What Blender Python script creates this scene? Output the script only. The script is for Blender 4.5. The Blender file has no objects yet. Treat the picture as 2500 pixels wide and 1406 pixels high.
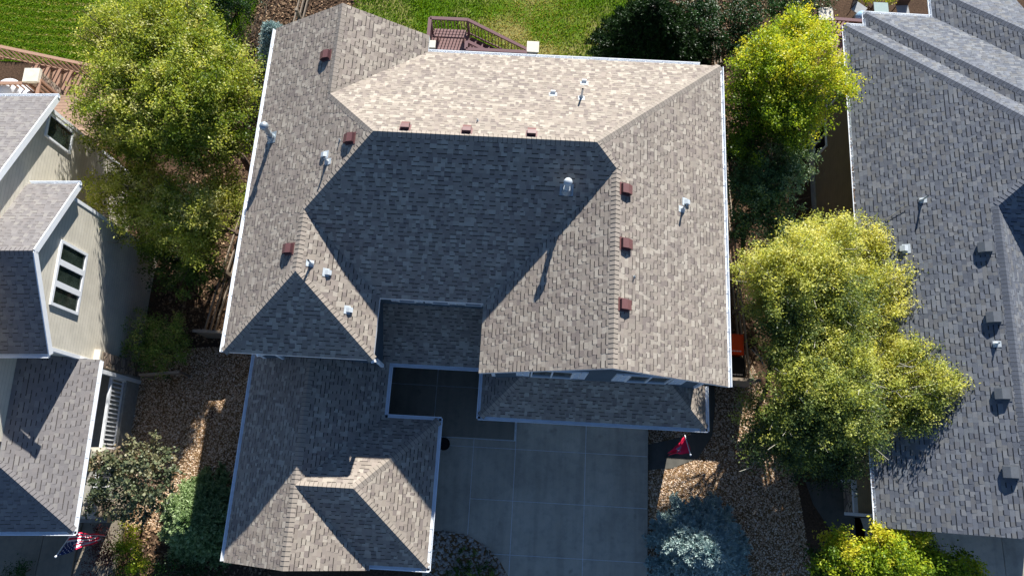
import bpy, math, random
import numpy as np
from mathutils import Vector, Matrix
R_ = math.radians
SC = bpy.context.scene
COL = SC.collection

# ------------------------------------------------------------------ camera, sky, sun, exposure
CAM_H = 27.0
FPX = 1750.0
TILT = math.atan(487 / FPX)
YAW = R_(3.15)
_c, _s = math.cos(YAW), math.sin(YAW)
_Z = np.array([[_c, -_s, 0], [_s, _c, 0], [0, 0, 1]])
RIGHT = _Z @ np.array([1, 0, 0.])
UPV = _Z @ np.array([0, math.cos(TILT), math.sin(TILT)])
FWD = _Z @ np.array([0, math.sin(TILT), -math.cos(TILT)])
cd = bpy.data.cameras.new('camera'); cam = bpy.data.objects.new('camera', cd); COL.objects.link(cam)
cam.matrix_world = Matrix(((RIGHT[0], UPV[0], -FWD[0], 0), (RIGHT[1], UPV[1], -FWD[1], 0), (RIGHT[2], UPV[2], -FWD[2], CAM_H), (0, 0, 0, 1)))
cd.sensor_fit = 'HORIZONTAL'; cd.sensor_width = 36.0; cd.lens = 36.0 * FPX / 2500.0
cd.clip_start = 0.5; cd.clip_end = 2000
SC.camera = cam

SUN_EL, SUN_AZ = R_(26.1), R_(12.3)          # azimuth from +Y towards +X
wd = bpy.data.worlds.new('World'); SC.world = wd; wd.use_nodes = True
nt = wd.node_tree; nt.nodes.clear()
sky = nt.nodes.new('ShaderNodeTexSky'); sky.sky_type = 'NISHITA'; sky.sun_disc = False
sky.sun_elevation = SUN_EL; sky.sun_rotation = SUN_AZ; sky.altitude = 1800; sky.dust_density = 0.4; sky.ozone_density = 5.0
bg = nt.nodes.new('ShaderNodeBackground'); bg.inputs[1].default_value = 0.062
wo = nt.nodes.new('ShaderNodeOutputWorld')
nt.links.new(sky.outputs[0], bg.inputs[0]); nt.links.new(bg.outputs[0], wo.inputs[0])
sl = bpy.data.lights.new('sun', 'SUN'); sl.energy = 4.75; sl.angle = R_(0.5); sl.color = (1.0, 0.972, 0.918)
so = bpy.data.objects.new('sun', sl); COL.objects.link(so)
SDIR = Vector((math.sin(SUN_AZ) * math.cos(SUN_EL), math.cos(SUN_AZ) * math.cos(SUN_EL), math.sin(SUN_EL)))
so.rotation_euler = SDIR.to_track_quat('Z', 'Y').to_euler()
SC.view_settings.view_transform = 'Standard'; SC.view_settings.look = 'None'
SC.view_settings.exposure = 1.15; SC.view_settings.gamma = 1.0
SC.cycles.max_bounces = 6; SC.cycles.transparent_max_bounces = 8

def at(u, v, z):
    """world point seen at photograph pixel (u, v) at height z"""
    d = RIGHT * ((u - 1250) / FPX) - UPV * ((v - 703) / FPX) + FWD
    k = (z - CAM_H) / d[2]
    return np.array([0, 0, CAM_H]) + k * d

# ------------------------------------------------------------------ helpers
def lin(h):
    h = h.lstrip('#'); out = []
    for i in (0, 2, 4):
        c = int(h[i:i + 2], 16) / 255
        out.append(c / 12.92 if c <= 0.04045 else ((c + 0.055) / 1.055) ** 2.4)
    return (*out, 1.0)

class MB:
    def __init__(s): s.v = []; s.f = []; s.m = []; s.a = []
    def poly(s, pts, mi=0, a=0.5):
        b = len(s.v); s.v.extend([tuple(map(float, p)) for p in pts]); s.f.append(tuple(range(b, b + len(pts)))); s.m.append(mi); s.a.append(a)
    def hexa(s, p, mi=0, a=0.5):
        """8 points: bottom 4 ccw, top 4 ccw"""
        b = len(s.v); s.v.extend([tuple(map(float, q)) for q in p])
        for f in ((3, 2, 1, 0), (4, 5, 6, 7), (0, 1, 5, 4), (1, 2, 6, 5), (2, 3, 7, 6), (3, 0, 4, 7)):
            s.f.append(tuple(b + i for i in f)); s.m.append(mi); s.a.append(a)
    def box(s, x0, x1, y0, y1, z0, z1, mi=0, a=0.5):
        s.hexa([(x0, y0, z0), (x1, y0, z0), (x1, y1, z0), (x0, y1, z0), (x0, y0, z1), (x1, y0, z1), (x1, y1, z1), (x0, y1, z1)], mi, a)
    def beam(s, p, q, w, h, mi=0, up=(0, 0, 1), a=0.5):
        """rectangular bar from p to q, w across, h along up"""
        p = np.array(p, float); q = np.array(q, float); d = q - p; d /= np.linalg.norm(d)
        up = np.array(up, float)
        if abs(d @ up) > 0.98: up = np.array([0, 1., 0])
        sx = np.cross(d, up); sx /= np.linalg.norm(sx); uz = np.cross(sx, d)
        sx = sx * w / 2; uz = uz * h / 2
        s.hexa([p - sx - uz, q - sx - uz, q + sx - uz, p + sx - uz, p - sx + uz, q - sx + uz, q + sx + uz, p + sx + uz], mi, a)
    def prism(s, poly, z0, z1, mi=0, cap=True, mside=None):
        n = len(poly)
        lo = [(x, y, z0) for x, y in poly]; hi = [(x, y, z1) for x, y in poly]
        if cap: s.poly(hi, mi); s.poly(lo[::-1], mi)
        for i in range(n):
            j = (i + 1) % n
            s.poly([lo[i], lo[j], hi[j], hi[i]], mi if mside is None else mside)
    def tube(s, pts, rad, n=8, mi=0, cap=True, a=0.5):
        pts = [np.array(p, float) for p in pts]
        if not hasattr(rad, '__len__'): rad = [rad] * len(pts)
        b = len(s.v); up = np.array([0, 0, 1.])
        for i, p in enumerate(pts):
            d = pts[min(i + 1, len(pts) - 1)] - pts[max(i - 1, 0)]; d /= (np.linalg.norm(d) + 1e-9)
            ref = up if abs(d[2]) < 0.95 else np.array([1., 0, 0])
            e1 = np.cross(d, ref); e1 /= np.linalg.norm(e1); e2 = np.cross(d, e1)
            for k in range(n):
                t = 2 * math.pi * k / n
                s.v.append(tuple(p + rad[i] * (math.cos(t) * e1 + math.sin(t) * e2)))
        for i in range(len(pts) - 1):
            for k in range(n):
                k2 = (k + 1) % n
                s.f.append((b + i * n + k, b + i * n + k2, b + (i + 1) * n + k2, b + (i + 1) * n + k)); s.m.append(mi); s.a.append(a)
        if cap:
            s.f.append(tuple(b + k for k in range(n))[::-1]); s.m.append(mi); s.a.append(a)
            o = b + (len(pts) - 1) * n
            s.f.append(tuple(o + k for k in range(n))); s.m.append(mi); s.a.append(a)
    def ball(s, c, r, mi=0, nu=14, nv=9, sz=1.0, v0=0.0):
        c = np.array(c, float); b = len(s.v)
        for i in range(nv + 1):
            ph = math.pi * (v0 + (1 - v0) * i / nv) - math.pi / 2
            for k in range(nu):
                t = 2 * math.pi * k / nu
                s.v.append(tuple(c + r * np.array([math.cos(ph) * math.cos(t), math.cos(ph) * math.sin(t), sz * math.sin(ph)])))
        for i in range(nv):
            for k in range(nu):
                k2 = (k + 1) % nu
                s.f.append((b + i * nu + k, b + i * nu + k2, b + (i + 1) * nu + k2, b + (i + 1) * nu + k)); s.m.append(mi); s.a.append(0.5)
    def extrude_profile(s, prof, p0, p1, ox, mi=0):
        """prof: list of (o, z); extruded from p0 to p1, o along 2D unit vector ox"""
        ox = np.array([ox[0], ox[1], 0.]); p0 = np.array(p0, float); p1 = np.array(p1, float)
        A = [p0 + ox * o + np.array([0, 0, z]) for o, z in prof]; B = [p1 + ox * o + np.array([0, 0, z]) for o, z in prof]
        n = len(prof)
        for i in range(n):
            j = (i + 1) % n; s.poly([A[i], A[j], B[j], B[i]], mi)
        s.poly(A[::-1], mi); s.poly(B, mi)

OFF = {}
def part(name, mb, mats, parent=None, smooth=False, label=None, attr=None):
    me = bpy.data.meshes.new(name)
    off = OFF.get(parent, np.zeros(3)) if parent is not None else np.zeros(3)
    v = np.array(mb.v, float) - off
    me.from_pydata(v.tolist(), [], mb.f)
    if not isinstance(mats, (list, tuple)): mats = [mats]
    for m in mats: me.materials.append(m)
    me.polygons.foreach_set('material_index', mb.m)
    if attr:
        at_ = me.attributes.new(attr, 'FLOAT', 'FACE'); at_.data.foreach_set('value', mb.a)
    if smooth: me.polygons.foreach_set('use_smooth', [True] * len(mb.f))
    me.update()
    o = bpy.data.objects.new(name, me); COL.objects.link(o)
    if parent is not None: o.parent = parent; OFF[o] = off
    if label: o['label'] = label
    return o

class TB:
    '''each trim board becomes a part of its own'''
    def __init__(s, parent): s.p = parent
    def box(s, *a): m = MB(); m.box(*a); part('trim_board', m, WHITE, s.p)
    def beam(s, *a, **k): m = MB(); m.beam(*a, **k); part('trim_board', m, WHITE, s.p)

def tag(o, label=None, cat=None, group=None, kind=None):
    if label: o['label'] = label
    if cat: o['category'] = cat
    if group: o['group'] = group
    if kind: o['kind'] = kind
    return o
def thing(name, label, cat, loc=(0, 0, 0), rz=0.0, group=None):
    """Empty at the thing's base. loc is given in the frame rotated by rz about the world origin"""
    o = bpy.data.objects.new(name, None); COL.objects.link(o); o.empty_display_size = 0.3
    c, s = math.cos(rz), math.sin(rz)
    o.location = (c * loc[0] - s * loc[1], s * loc[0] + c * loc[1], loc[2]); o.rotation_euler = (0, 0, rz)
    OFF[o] = np.array(loc, float)
    return tag(o, label, cat, group)
def single(name, mb, mats, label, cat, loc, group=None, smooth=False, attr=None):
    """a thing that is one mesh, origin at loc"""
    mb.v = [(x - loc[0], y - loc[1], z - loc[2]) for x, y, z in mb.v]
    o = part(name, mb, mats, None, smooth, attr=attr); o.location = loc
    return tag(o, label, cat, group)
def np_mesh(name, V, mats, parent=None, attr_name=None, attr=None, loc=None):
    """V (N, k, 3): N separate k-gons"""
    N, k, _ = V.shape
    me = bpy.data.meshes.new(name)
    off = OFF.get(parent, np.zeros(3)) if parent is not None else (np.array(loc, float) if loc is not None else np.zeros(3))
    co = (V.reshape(-1, 3) - off).astype(np.float32)
    me.vertices.add(N * k); me.vertices.foreach_set('co', co.ravel())
    me.loops.add(N * k); me.loops.foreach_set('vertex_index', np.arange(N * k, dtype=np.int32))
    me.polygons.add(N); me.polygons.foreach_set('loop_start', np.arange(0, N * k, k, dtype=np.int32))
    try: me.polygons.foreach_set('loop_total', np.full(N, k, dtype=np.int32))
    except Exception: pass
    if not isinstance(mats, (list, tuple)): mats = [mats]
    for m in mats: me.materials.append(m)
    if attr is not None:
        a = me.attributes.new(attr_name, 'FLOAT', 'FACE'); a.data.foreach_set('value', np.asarray(attr, dtype=np.float32))
    me.update(calc_edges=True); me.validate()
    o = bpy.data.objects.new(name, me); COL.objects.link(o)
    if parent is not None: o.parent = parent; OFF[o] = off
    elif loc is not None: o.location = loc
    return o

# ------------------------------------------------------------------ materials
class NT:
    def __init__(s, name):
        s.mat = bpy.data.materials.new(name); s.mat.use_nodes = True; s.t = s.mat.node_tree; s.t.nodes.clear()
        s.out = s.t.nodes.new('ShaderNodeOutputMaterial'); s.p = s.t.nodes.new('ShaderNodeBsdfPrincipled')
        s.t.links.new(s.p.outputs[0], s.out.inputs[0])
    def n(s, typ, **kw):
        o = s.t.nodes.new(typ)
        for k, v in kw.items():
            if k.startswith('i_'):
                key = k[2:]; o.inputs[int(key) if key.isdigit() else key].default_value = v
            else: setattr(o, k, v)
        return o
    def l(s, a, b): s.t.links.new(a, b)
    def coord(s, kind='Object'): return s.n('ShaderNodeTexCoord').outputs[kind]
    def noise(s, scale, detail=4, rough=0.55, vec=None):
        x = s.n('ShaderNodeTexNoise', i_Scale=scale, i_Detail=detail, i_Roughness=rough)
        s.l(vec if vec is not None else s.coord(), x.inputs['Vector']); return x.outputs['Fac']
    def ramp(s, fac, stops, interp='LINEAR'):
        r = s.n('ShaderNodeValToRGB'); r.color_ramp.interpolation = interp; e = r.color_ramp.elements
        while len(e) < len(stops): e.new(0.5)
        for el, (p, c) in zip(e, stops): el.position = p; el.color = c
        s.l(fac, r.inputs[0]); return r.outputs[0]
    def mix(s, fac, a, b, typ='MIX'):
        m = s.n('ShaderNodeMix', data_type='RGBA', blend_type=typ)
        for sock, v in ((m.inputs[0], fac), (m.inputs[6], a), (m.inputs[7], b)):
            if isinstance(v, (int, float)): sock.default_value = v
            elif isinstance(v, (tuple, list)): sock.default_value = v
            else: s.l(v, sock)
        return m.outputs[2]
    def math(s, op, a, b=None):
        m = s.n('ShaderNodeMath', operation=op)
        for sock, v in ((m.inputs[0], a), (m.inputs[1], b)):
            if v is None: continue
            if isinstance(v, (int, float)): sock.default_value = v
            else: s.l(v, sock)
        return m.outputs[0]
    def bump(s, h, strength=0.3, dist=0.01):
        b = s.n('ShaderNodeBump', i_Strength=strength, i_Distance=dist); s.l(h, b.inputs['Height']); s.l(b.outputs[0], s.p.inputs['Normal'])
    def base(s, c):
        if isinstance(c, tuple): s.p.inputs['Base Color'].default_value = c
        else: s.l(c, s.p.inputs['Base Color'])
    def set(s, rough=0.7, metal=0.0, spec=0.3):
        s.p.inputs['Roughness'].default_value = rough; s.p.inputs['Metallic'].default_value = metal
        s.p.inputs['Specular IOR Level'].default_value = spec
        return s.mat

def sc(c, k): return (c[0] * k, c[1] * k, c[2] * k, 1)
def plain(name, col, rough=0.6, var=0.12, scale=6.0, metal=0.0, spec=0.3, bump=0.0, bscale=40):
    m = NT(name); c = lin(col) if isinstance(col, str) else col
    f = m.noise(scale, 5); m.base(m.ramp(f, [(0.3, sc(c, 1 - var)), (0.7, sc(c, 1 + var))]))
    if bump: m.bump(m.noise(bscale, 3), bump)
    return m.set(rough, metal, spec)

def shingle(name, cols, dark):
    """each tab's own granule colour comes from a per-tab random number"""
    m = NT(name); a = m.n('ShaderNodeAttribute', attribute_name='tab').outputs['Fac']
    n = len(cols)
    base = m.ramp(a, [(i / n, lin(c)) for i, c in enumerate(cols)], 'CONSTANT')
    g = m.noise(260, 2, 0.7); b = m.noise(0.55, 3)
    base = m.mix(0.55, base, m.ramp(g, [(0.3, (0.6, 0.6, 0.6, 1)), (0.7, (1.3, 1.3, 1.3, 1))]), 'MULTIPLY')
    base = m.mix(0.7, base, m.ramp(b, [(0.3, (0.92, 0.92, 0.93, 1)), (0.7, (1.06, 1.05, 1.04, 1))]), 'MULTIPLY')
    m.base(base); m.bump(g, 0.4, 0.004)
    return [m.set(0.93, 0, 0.15), plain(name + ' band', dark, 0.95, 0.2, 30)]
SH_TAN = shingle('tan asphalt shingle', ['938a7f', '9a9085', '8a8076', 'a39a8d', '958a80', '8f857b', 'aaa194', '8d837a', '827871', '978d81'], '38332f')
SH_LEFT = shingle('brown grey asphalt shingle', ['7e7a79', '84807e', '797574', '898581', '807b79', '7c7877'], '4b4643')
SH_GREY = shingle('slate grey asphalt shingle', ['656971', '6b6f77', '60646c', '74787e', '6a6b6d', '707479', '5c6068', '7b7d80', '67696e', '727374'], '26292e')

WHITE = plain('white painted trim', 'e4e6e8', 0.45, 0.05, 3, spec=0.4)
GUTTER = plain('white aluminium gutter', 'e6eaee', 0.35, 0.06, 2.5, spec=0.5)
def siding(name, col, lap=0.15, var=0.06, dirt=0.12):
    m = NT(name); c = lin(col); co = m.coord(); s = m.n('ShaderNodeSeparateXYZ'); m.l(co, s.inputs[0])
    z = m.math('FRACT', m.math('DIVIDE', s.outputs[2], lap))
    cb = m.n('ShaderNodeCombineXYZ'); m.l(s.outputs[2], cb.inputs[2])
    f = m.noise(2.2, 5); base = m.ramp(f, [(0.3, sc(c, 1 - dirt)), (0.7, sc(c, 1 + var))])
    line = m.math('GREATER_THAN', z, 0.93)
    base = m.mix(m.math('MULTIPLY', line, 0.6), base, sc(c, 0.4)); m.base(base); m.bump(m.math('SUBTRACT', 1.0, z), 0.6, 0.012)
    return m.set(0.7, 0, 0.25)
SIDE_BLUE = siding('grey blue lap siding', '56636d')
SIDE_BEIGE = siding('beige lap siding', 'cdc6b6')
SIDE_OLIVE = siding('olive tan lap siding', '85765c')
STUCCO = plain('pale concrete foundation', '9b988f', 0.85, 0.15, 5, bump=0.2)
def stone(name, cols, sx=3.0, sz=7.0):
    m = NT(name); mp = m.n('ShaderNodeMapping'); mp.inputs['Scale'].default_value = (sx, sx, sz); m.l(m.coord(), mp.inputs[0])
    v = m.n('ShaderNodeTexVoronoi', i_Scale=1.0); m.l(mp.outputs[0], v.inputs['Vector'])
    e = m.n('ShaderNodeTexVoronoi', feature='DISTANCE_TO_EDGE', i_Scale=1.0); m.l(mp.outputs[0], e.inputs['Vector'])
    s = m.n('ShaderNodeSeparateColor'); m.l(v.outputs['Color'], s.inputs[0])
    b = m.ramp(s.outputs[0], [(i / len(cols), lin(c)) for i, c in enumerate(cols)], 'CONSTANT')
    b = m.mix(m.ramp(e.outputs['Distance'], [(0.02, (1, 1, 1, 1)), (0.07, (0, 0, 0, 1))]), b, lin('4e463d')); m.base(b)
    m.bump(m.ramp(e.outputs['Distance'], [(0.0, (0, 0, 0, 1)), (0.15, (1, 1, 1, 1))]), 0.6, 0.02)
    return m.set(0.85, 0, 0.2)
LEDGE = stone('ledgestone veneer', ['9d8a78', '8a7a70', 'b0a08c', '7d6d62', 'a69384'])
CAPSTONE = plain('cast stone cap', 'd8d0c0', 0.8, 0.12, 4, bump=0.15)
def glassm(name, a='0c1412', stripe=None, per=0.07):
    m = NT(name); base = lin(a)
    if stripe:
        s = m.n('ShaderNodeSeparateXYZ'); m.l(m.coord(), s.inputs[0])
        z = m.math('FRACT', m.math('DIVIDE', s.outputs[1], per)); k = m.math('GREATER_THAN', z, 0.72)
        n = m.noise(3.0, 3)
        base = m.mix(m.math('MULTIPLY', k, m.ramp(n, [(0.3, (0.25, 0.25, 0.25, 1)), (0.65, (1, 1, 1, 1))])), base, lin(stripe))
    m.base(base); return m.set(0.06, 0, 0.6)
GLASS = glassm('dark window glass', '10181c')
GLASS_GREEN = glassm('green tinted window glass', '14231f')
GLASS_BLIND = glassm('window glass over vertical blinds', '14201c', '5a665c', 0.032)
RED_METAL = plain('brick red painted metal', '6e4a48', 0.5, 0.08, 8, spec=0.4)
RED_SHADED = plain('brick red metal with painted shade', '4a2e31', 0.55, 0.08, 8)  # same red as the vent tops, with side shade put into the colour
GREY_METAL = plain('charcoal painted metal', '63676c', 0.5, 0.1, 8, spec=0.4)
GALV = plain('galvanised steel', '9fa8ad', 0.42, 0.15, 14, metal=0.45, spec=0.5)
PVC = plain('weathered white vent pipe', 'b9c0c4', 0.5, 0.12, 12)
BLACK = plain('matt black', '101113', 0.7, 0.2)
DARK_HOLE = plain('shade dark opening', '0a0a0a', 0.95, 0.1)  # dark fill painted for the shade inside pipe mouths
def wood(name, col, var=0.2, plank=0.0, axis=1):
    m = NT(name); c = lin(col); mp = m.n('ShaderNodeMapping'); mp.inputs['Scale'].default_value = (9, 9, 9) ; m.l(m.coord(), mp.inputs[0])
    f = m.noise(3.0, 6, 0.6, mp.outputs[0]); b = m.ramp(f, [(0.3, sc(c, 1 - var)), (0.7, sc(c, 1 + var))])
    if plank:
        s = m.n('ShaderNodeSeparateXYZ'); m.l(m.coord(), s.inputs[0]); d = m.math('DIVIDE', s.outputs[axis], plank)
        line = m.math('LESS_THAN', m.math('FRACT', d), 0.07)
        w = m.n('ShaderNodeTexWhiteNoise', noise_dimensions='1D'); m.l(m.math('FLOOR', d), w.inputs['W'])
        b = m.mix(0.5, b, m.ramp(w.outputs['Value'], [(0, (0.75, 0.75, 0.75, 1)), (1, (1.2, 1.2, 1.2, 1))]), 'MULTIPLY')
        b = m.mix(line, b, sc(c, 0.12))
    m.base(b); return m.set(0.7, 0, 0.25)
DECK_RED = wood('plum brown stained deck wood', '74585a', 0.12)
DECK_BOARD = wood('plum brown deck boards', '8a6c69', 0.12, 0.14, 1)
DECK_TAN = wood('tan stained deck wood', 'a1806c', 0.14)
DECK_TANB = wood('tan deck boards', 'a58a78', 0.14, 0.14, 1)
FENCE = wood('weathered fence wood', '8a7c6c', 0.25)
BARK = wood('grey brown bark', '5b4c40', 0.35)
PALE_BARK = wood('pale aspen bark', '9c988a', 0.3)
def concrete(name, col, var=0.1):
    m = NT(name); c = lin(col); a = m.noise(0.5, 6, 0.65); b = m.noise(3.2, 6, 0.7); g = m.noise(90, 2)
    base = m.ramp(a, [(0.3, sc(c, 1 - var * 1.6)), (0.7, sc(c, 1 + var))])
    base = m.mix(0.9, base, m.ramp(b, [(0.3, (0.78, 0.79, 0.81, 1)), (0.5, (1.0, 1.0, 1.0, 1)), (0.66, (1.05, 1.03, 1.0, 1)), (0.76, (1.3, 1.3, 1.32, 1))]), 'MULTIPLY')
    base = m.mix(0.4, base, m.ramp(g, [(0.3, (0.8, 0.8, 0.8, 1)), (0.7, (1.2, 1.2, 1.2, 1))]), 'MULTIPLY')
    mp = m.n('ShaderNodeMapping'); mp.inputs['Scale'].default_value = (2.6, .16, 1); m.l(m.coord(), mp.inputs[0]); tk = m.noise(1.0, 4, .6, mp.outputs[0]); sp = m.noise(1.7, 2, .5)
    base = m.mix(.7, base, m.ramp(tk, [(.35, (.80, .80, .80, 1)), (.55, (1.04, 1.04, 1.04, 1))]), 'MULTIPLY')
    base = m.mix(.6, base, m.ramp(sp, [(.24, (.5, .49, .48, 1)), (.33, (1, 1, 1, 1))]), 'MULTIPLY')
    m.base(base); m.bump(g, 0.25, 0.003); return m.set(0.88, 0, 0.2)
CONC = concrete('driveway concrete', 'b6aa98', .16)
CONC_WALK = concrete('walkway concrete', '8d8373')
CONC_DARK = concrete('dark path concrete with painted shade', '5a5852')  # dark concrete, made darker still for the shade lying on the path
JOINT = plain('pale joint sealant', 'd8dadb', 0.7, 0.15, 12)
def soil(name, c1, c2, scale=14):
    m = NT(name); f = m.noise(scale, 8, 0.75); g = m.noise(1.1, 4)
    b = m.ramp(f, [(0.3, lin(c1)), (0.7, lin(c2))]); b = m.mix(0.6, b, m.ramp(g, [(0.3, (0.7, 0.7, 0.7, 1)), (0.7, (1.2, 1.2, 1.2, 1))]), 'MULTIPLY')
    m.base(b); m.bump(f, 0.8, 0.03); return m.set(0.95, 0, 0.1)
SOIL = soil('bark mulch soil', '33271e', '6a5443')
GRAVEL_BED = soil('sandy gravel bed', '5a452f', '8d6f4e', 30)
def turf(name, c1, c2, c3, dry=None):
    m = NT(name); f = m.noise(20, 6, 0.7); g = m.noise(0.55, 4, 0.6)
    b = m.ramp(f, [(0.3, lin(c1)), (0.7, lin(c2))]); b = m.mix(m.ramp(g, [(0.45, (0, 0, 0, 1)), (0.62, (1, 1, 1, 1))]), b, lin(c3))
    m.base(b); m.bump(f, 0.6, 0.03); return m.set(0.95, 0, 0.1)
TURF = turf('green turf', '34500a', '54700f', '4a640f')
TURF_DRY = turf('patchy turf', '44640f', '648420', '8f8a50')
def facecol(name, attr, stops, interp='LINEAR', rough=0.8, transl=0.0, spec=0.2, tcol=None):
    m = NT(name); a = m.n('ShaderNodeAttribute', attribute_name=attr).outputs['Fac']
    b = m.ramp(a, [(p, lin(c)) for p, c in stops], interp); m.base(b); m.set(rough, 0, spec)
    if transl:
        t = m.n('ShaderNodeBsdfTranslucent'); m.l(m.mix(1.0, b, tcol or (1.25, 1.15, 0.6, 1), 'MULTIPLY'), t.inputs[0])
        x = m.n('ShaderNodeMixShader', i_0=transl); m.l(m.p.outputs[0], x.inputs[1]); m.l(t.outputs[0], x.inputs[2]); m.l(x.outputs[0], m.out.inputs[0])
    return m.mat
PEBBLE = facecol('tan river pebbles', 'tint', [(0, '85715f'), (0.2, 'ac9074'), (0.4, 'c6ab8c'), (0.6, 'd8c4aa'), (0.8, 'b58e6e'), (1, 'e2d6c6')], rough=0.75)
COBBLE = facecol('grey cobbles', 'tint', [(0, '7d756c'), (0.3, '989086'), (0.6, 'aca092'), (0.8, '968272'), (1, 'b8b0a6')], rough=0.75)
MULCH = facecol('bark and leaf litter', 'tint', [(0, '35281e'), (0.35, '604936'), (0.7, '836852'), (1, 'ab9070')], rough=0.9)
GRASS = facecol('grass blades', 'tint', [(0, '416409'), (0.3, '63880e'), (0.55, '84a31e'), (0.75, '9c9c44'), (1, 'ccbc88')], rough=0.6, transl=0.3)
def foliage(name, cols, tr=0.5, tcol=None, rough=0.45):
    n = len(cols) - 1
    return facecol(name, 'tint', [(i / n, c) for i, c in enumerate(cols)], rough=rough, transl=tr, spec=0.3, tcol=tcol)
LF_ASH = foliage('ash tree leaves', ['34481a', '5a7426', '8ea03a', 'bcc25c', 'd6d290'])
LF_YEL = foliage('yellowing maple leaves', ['2c421a', '4e6c24', '83a02c', 'b8c638', 'd2cc44'])
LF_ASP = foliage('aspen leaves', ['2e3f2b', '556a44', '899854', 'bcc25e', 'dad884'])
LF_OLIVE = foliage('silvery olive leaves', ['2c4222', '4c6a3a', '70905a', '98b07c', 'c0d0a4'], 0.2)
LF_DARK = foliage('dark evergreen leaves', ['11220b', '1c3812', '294e1a', '3a6424'], 0.15)
LF_BRONZE = foliage('bronze green maple leaves', ['2a3224', '444f38', '606a4c', '7f7a5c', '927a62'], 0.15)
LF_SHRUB = foliage('mixed shrub leaves', ['384c22', '5e7a34', '88a048', 'aca462', 'bea482'], 0.3)
LF_RED = foliage('dark red barberry leaves', ['26100f', '3b1716', '572422', '6b2f28'], 0.2, (1.2, 0.7, 0.6, 1))
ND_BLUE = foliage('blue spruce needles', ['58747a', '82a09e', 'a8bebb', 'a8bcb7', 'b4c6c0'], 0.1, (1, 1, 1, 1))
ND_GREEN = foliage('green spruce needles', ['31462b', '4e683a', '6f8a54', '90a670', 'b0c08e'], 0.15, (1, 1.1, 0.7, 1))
ND_DARK = foliage('dark pine needles', ['0c190a', '15270e', '203a14', '2d4a1a'], 0.1)
PINK = plain('pink petals', 'c0486e', 0.6, 0.15)
ORANGE = plain('orange plastic', 'd9430f', 0.45, 0.06, 5, spec=0.4)
RED_CLOTH = plain('red flag cloth', 'ea1f4a', 0.7, 0.1)
WHITE_CLOTH = plain('white flag cloth', 'd9d6da', 0.7, 0.06)
BLUE_CLOTH = plain('navy flag cloth', '22305f', 0.7, 0.1)
GREY_CLOTH = plain('grey violet flag cloth', '8d8ba8', 0.7, 0.1)
COVER = plain('white grill cover fabric', 'cfd1d8', 0.6, 0.1, 4)
BLUE_SHEEN = plain('lid with painted blue sheen', '9fc0d8', 0.2, 0.1, 4, spec=0.6)  # blue reflection on the lid put into its base colour
TABLE_GLASS = plain('frosted table glass', 'a3b4b0', 0.2, 0.05, 4, spec=0.6)
SEAT = plain('pale grey seat fabric', '97999a', 0.7, 0.1)
BRONZE = plain('dark bronze metal', '3a2c2a', 0.5, 0.1, spec=0.4)

# ------------------------------------------------------------------ terrain
def zt(x, y):
    x = np.asarray(x, float); y = np.asarray(y, float)
    t = np.clip((y - 0.5) / 12.0, 0, 1)
    z = -0.06 - 1.65 * t
    w = np.clip((-x - 8.6) / 3.0, 0, 1)
    return z - 0.42 * w * np.clip((7 - y) / 5, 0, 1) * np.clip((y + 4) / 3, 0.5, 1)

def clip(poly, edges):
    for (px, py, nx, ny) in edges:
        if not poly: return poly
        out = []; n = len(poly)
        ds = [(q[0] - px) * nx + (q[1] - py) * ny for q in poly]
        for i in range(n):
            a, b = poly[i], poly[(i + 1) % n]; da, db = ds[i], ds[(i + 1) % n]
            if da >= 0: out.append(a)
            if (da >= 0) != (db >= 0):
                t = da / (da - db); out.append((a[0] + t * (b[0] - a[0]), a[1] + t * (b[1] - a[1])))
        poly = out
    return poly if len(poly) >= 3 else []
def edges_of(poly):
    ar = sum(poly[i][0] * poly[(i + 1) % len(poly)][1] - poly[(i + 1) % len(poly)][0] * poly[i][1] for i in range(len(poly)))
    if ar < 0: poly = poly[::-1]
    e = []
    for i in range(len(poly)):
        a, b = poly[i], poly[(i + 1) % len(poly)]; l = math.hypot(b[0] - a[0], b[1] - a[1])
        if l > 1e-6: e.append((a[0], a[1], -(b[1] - a[1]) / l, (b[0] - a[0]) / l))
    return e
def inside(poly, P):
    ok = np.ones(len(P), bool)
    for px, py, nx, ny in edges_of(poly): ok &= ((P[:, 0] - px) * nx + (P[:, 1] - py) * ny) >= 0
    return ok
def sheet(mb, poly, dz, step=0.6, zf=zt):
    e = edges_of(poly); xs = [p[0] for p in poly]; ys = [p[1] for p in poly]
    i0, i1 = math.floor(min(xs) / step), math.ceil(max(xs) / step); j0, j1 = math.floor(min(ys) / step), math.ceil(max(ys) / step)
    for i in range(i0, i1):
        for j in range(j0, j1):
            q = clip([(i * step, j * step), ((i + 1) * step, j * step), ((i + 1) * step, (j + 1) * step), (i * step, (j + 1) * step)], e)
            if q: mb.poly([(x, y, float(zf(x, y)) + dz) for x, y in q])
def px(*uv, z=-0.3): return [tuple(at(u, v, z)[:2]) for u, v in uv]

g = MB(); sheet(g, [(-27, -9), (27, -9), (27, 33), (-27, 33)], 0.0, 0.6)
for (x0, x1, y0, y1) in ((-300, -27, -9, 33), (27, 300, -9, 33), (-300, 300, -300, -9), (-300, 300, 33, 300)):
    n = 12
    xs = np.linspace(x0, x1, n + 1)
    for i in range(n):
        g.poly([(xs[i], y0, float(zt(xs[i], y0))), (xs[i + 1], y0, float(zt(xs[i + 1], y0))), (xs[i + 1], y1, float(zt(xs[i + 1], y1))), (xs[i], y1, float(zt(xs[i], y1)))])
tag(part('ground', g, SOIL), kind='structure')

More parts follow.
